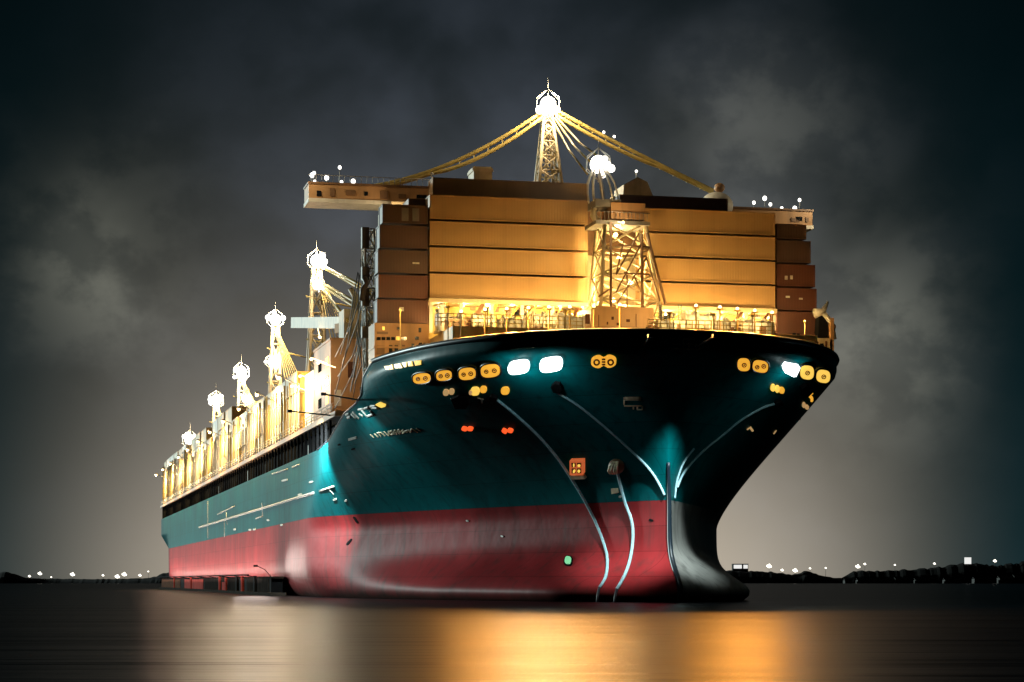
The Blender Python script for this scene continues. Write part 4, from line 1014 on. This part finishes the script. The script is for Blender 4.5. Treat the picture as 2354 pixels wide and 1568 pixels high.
for x, y, w, lab in roofs:
    q = at(x, y, YS-95); e = tag(empty('harbour_shed', (q.x, q.y, -.2)), f'dark harbour shed with pale roof, {lab} one on the right shore', 'shed', 'sheds on the right shore')
    mb = MB(); q.z = .40*q.z; mb.box(-w/2*.6, w/2*.6, 0, 8, 0, q.z); mb.build('wall', M['house_wall'], e)
    mb = MB(); mb.prism([(-w/2*.66, -.3, q.z), (w/2*.66, -.3, q.z), (w/2*.66, 4, q.z+1.0), (-w/2*.66, 4, q.z+1.0)], (0, 0, .15)); mb.build('roof', M['house_roof'], e)
    mb = MB(); mb.box(-w*.12, w*.05, -.06, .02, q.z*.45, q.z*.7); mb.build('window', M['glass'], e)

# ------------------------------------------------------------------ sky, added flank light
world = bpy.data.worlds.new('World'); sc.world = world; world.use_nodes = True
nt = world.node_tree; nt.nodes.clear(); L = nt.links.new
def mth(op, a, b=None, clampit=False):
    n = nd(nt, 'ShaderNodeMath', operation=op); n.use_clamp = clampit
    for i, v in enumerate((a, b)):
        if v is None: continue
        if isinstance(v, (int, float)): n.inputs[i].default_value = v
        else: L(v, n.inputs[i])
    return n.outputs[0]
def colmul(col, fac):
    n = nd(nt, 'ShaderNodeMixRGB', blend_type='MULTIPLY'); n.inputs['Fac'].default_value = 1
    n.inputs['Color1'].default_value = (*col, 1); L(fac, n.inputs['Color2']); return n.outputs[0]
def coladd(a, b):
    n = nd(nt, 'ShaderNodeMixRGB', blend_type='ADD'); n.inputs['Fac'].default_value = 1
    L(a, n.inputs['Color1']); L(b, n.inputs['Color2']); return n.outputs[0]
tc = nd(nt, 'ShaderNodeTexCoord'); sx = nd(nt, 'ShaderNodeSeparateXYZ'); L(tc.outputs['Generated'], sx.inputs[0])
az = mth('ARCTAN2', sx.outputs[0], sx.outputs[1]); el = mth('MAXIMUM', mth('ARCSINE', sx.outputs[2]), 0.0)
def gauss(v, c, w):
    t = mth('DIVIDE', mth('SUBTRACT', v, c), w); return mth('EXPONENT', mth('MULTIPLY', mth('MULTIPLY', t, t), -1.0))
def flat(v, c, w):
    t = mth('DIVIDE', mth('SUBTRACT', v, c), w); return mth('EXPONENT', mth('MULTIPLY', mth('POWER', mth('ABSOLUTE', t), 4.0), -1.0))
def expo(v, w): return mth('EXPONENT', mth('MULTIPLY', mth('DIVIDE', v, w), -1.0))
cmb = nd(nt, 'ShaderNodeCombineXYZ'); L(mth('MULTIPLY', az, 12.0), cmb.inputs[0]); L(mth('MULTIPLY', el, 14.0), cmb.inputs[1])
nz = nd(nt, 'ShaderNodeTexNoise'); nz.inputs['Scale'].default_value = 1.0; nz.inputs['Detail'].default_value = 3; nz.inputs['Roughness'].default_value = .42; nz.inputs['Distortion'].default_value = .3
L(cmb.outputs[0], nz.inputs['Vector'])
cl = nd(nt, 'ShaderNodeMapRange'); cl.interpolation_type = 'SMOOTHSTEP'; cl.inputs['From Min'].default_value = .38; cl.inputs['From Max'].default_value = .64; cl.inputs['To Min'].default_value = .50; cl.inputs['To Max'].default_value = 1.42
L(nz.outputs['Fac'], cl.inputs['Value']); cloud = cl.outputs[0]
warm = mth('MULTIPLY', mth('EXPONENT', mth('MULTIPLY', mth('POWER', mth('DIVIDE', el, .084), 1.45), -1.0)), flat(az, -.014, .172))
grey = mth('MULTIPLY', mth('MULTIPLY', gauss(az, 0.0, .132), gauss(el, .09, .165)), cloud)
teal = mth('MULTIPLY', expo(el, .16), gauss(az, 0.0, .5))
patch = mth('ADD', mth('MULTIPLY', gauss(az, -.185, .035), gauss(el, .145, .04)), mth('MULTIPLY', mth('MULTIPLY', gauss(az, .105, .045), gauss(el, .20, .035)), .55))
patch = mth('ADD', patch, mth('MULTIPLY', gauss(az, .165, .035), gauss(el, .105, .05)))
nz2 = nd(nt, 'ShaderNodeTexNoise'); nz2.inputs['Scale'].default_value = 2.6; nz2.inputs['Detail'].default_value = 6; nz2.inputs['Roughness'].default_value = .55
L(cmb.outputs[0], nz2.inputs['Vector'])
c2 = nd(nt, 'ShaderNodeMapRange'); c2.interpolation_type = 'SMOOTHSTEP'; c2.inputs['From Min'].default_value = .38; c2.inputs['From Max'].default_value = .60; c2.inputs['To Min'].default_value = .60; c2.inputs['To Max'].default_value = 1.32
L(nz2.outputs['Fac'], c2.inputs['Value'])
patch = mth('MULTIPLY', mth('MULTIPLY', patch, cloud), c2.outputs[0])
grey = mth('MULTIPLY', grey, mth('ADD', mth('MULTIPLY', c2.outputs[0], .28), .74))
tot = coladd(colmul((.53, .435, .325), warm), colmul((.040, .046, .062), grey))
tot = coladd(tot, colmul((.0005, .021, .027), teal)); tot = coladd(tot, colmul((.058, .057, .044), patch))
bg = nd(nt, 'ShaderNodeBackground'); L(tot, bg.inputs['Color']); bg.inputs['Strength'].default_value = 1.0
sky = nd(nt, 'ShaderNodeTexSky'); sky.sky_type = 'NISHITA'; sky.sun_disc = False; sky.sun_elevation = R(-4); sky.sun_rotation = R(-110)
bg2 = nd(nt, 'ShaderNodeBackground'); L(sky.outputs[0], bg2.inputs['Color']); bg2.inputs['Strength'].default_value = 0.02
ad = nd(nt, 'ShaderNodeAddShader'); L(bg.outputs[0], ad.inputs[0]); L(bg2.outputs[0], ad.inputs[1])
ow = nd(nt, 'ShaderNodeOutputWorld'); L(ad.outputs[0], ow.inputs['Surface'])

sun_d = bpy.data.lights.new('flank_fill_light', 'SUN'); sun_d.energy = 2.5; sun_d.angle = R(3); sun_d.color = (.80, 1.0, .97)  # added distant light that brightens the teal port flank
sun = bpy.data.objects.new('flank_fill_light', sun_d); COL.objects.link(sun)
sun.rotation_euler = Vector((.79, -.62, -.11)).to_track_quat('-Z', 'Y').to_euler()

# ------------------------------------------------------------------ render settings
sc.view_settings.view_transform = 'Standard'; sc.view_settings.look = 'None'
sc.view_settings.exposure = 0; sc.view_settings.gamma = 1
sc.render.engine = 'CYCLES'
sc.cycles.use_denoising = True
sc.cycles.max_bounces = 6; sc.cycles.diffuse_bounces = 3; sc.cycles.glossy_bounces = 3
sc.cycles.sample_clamp_indirect = 6
sc.cycles.caustics_reflective = False; sc.cycles.caustics_refractive = False
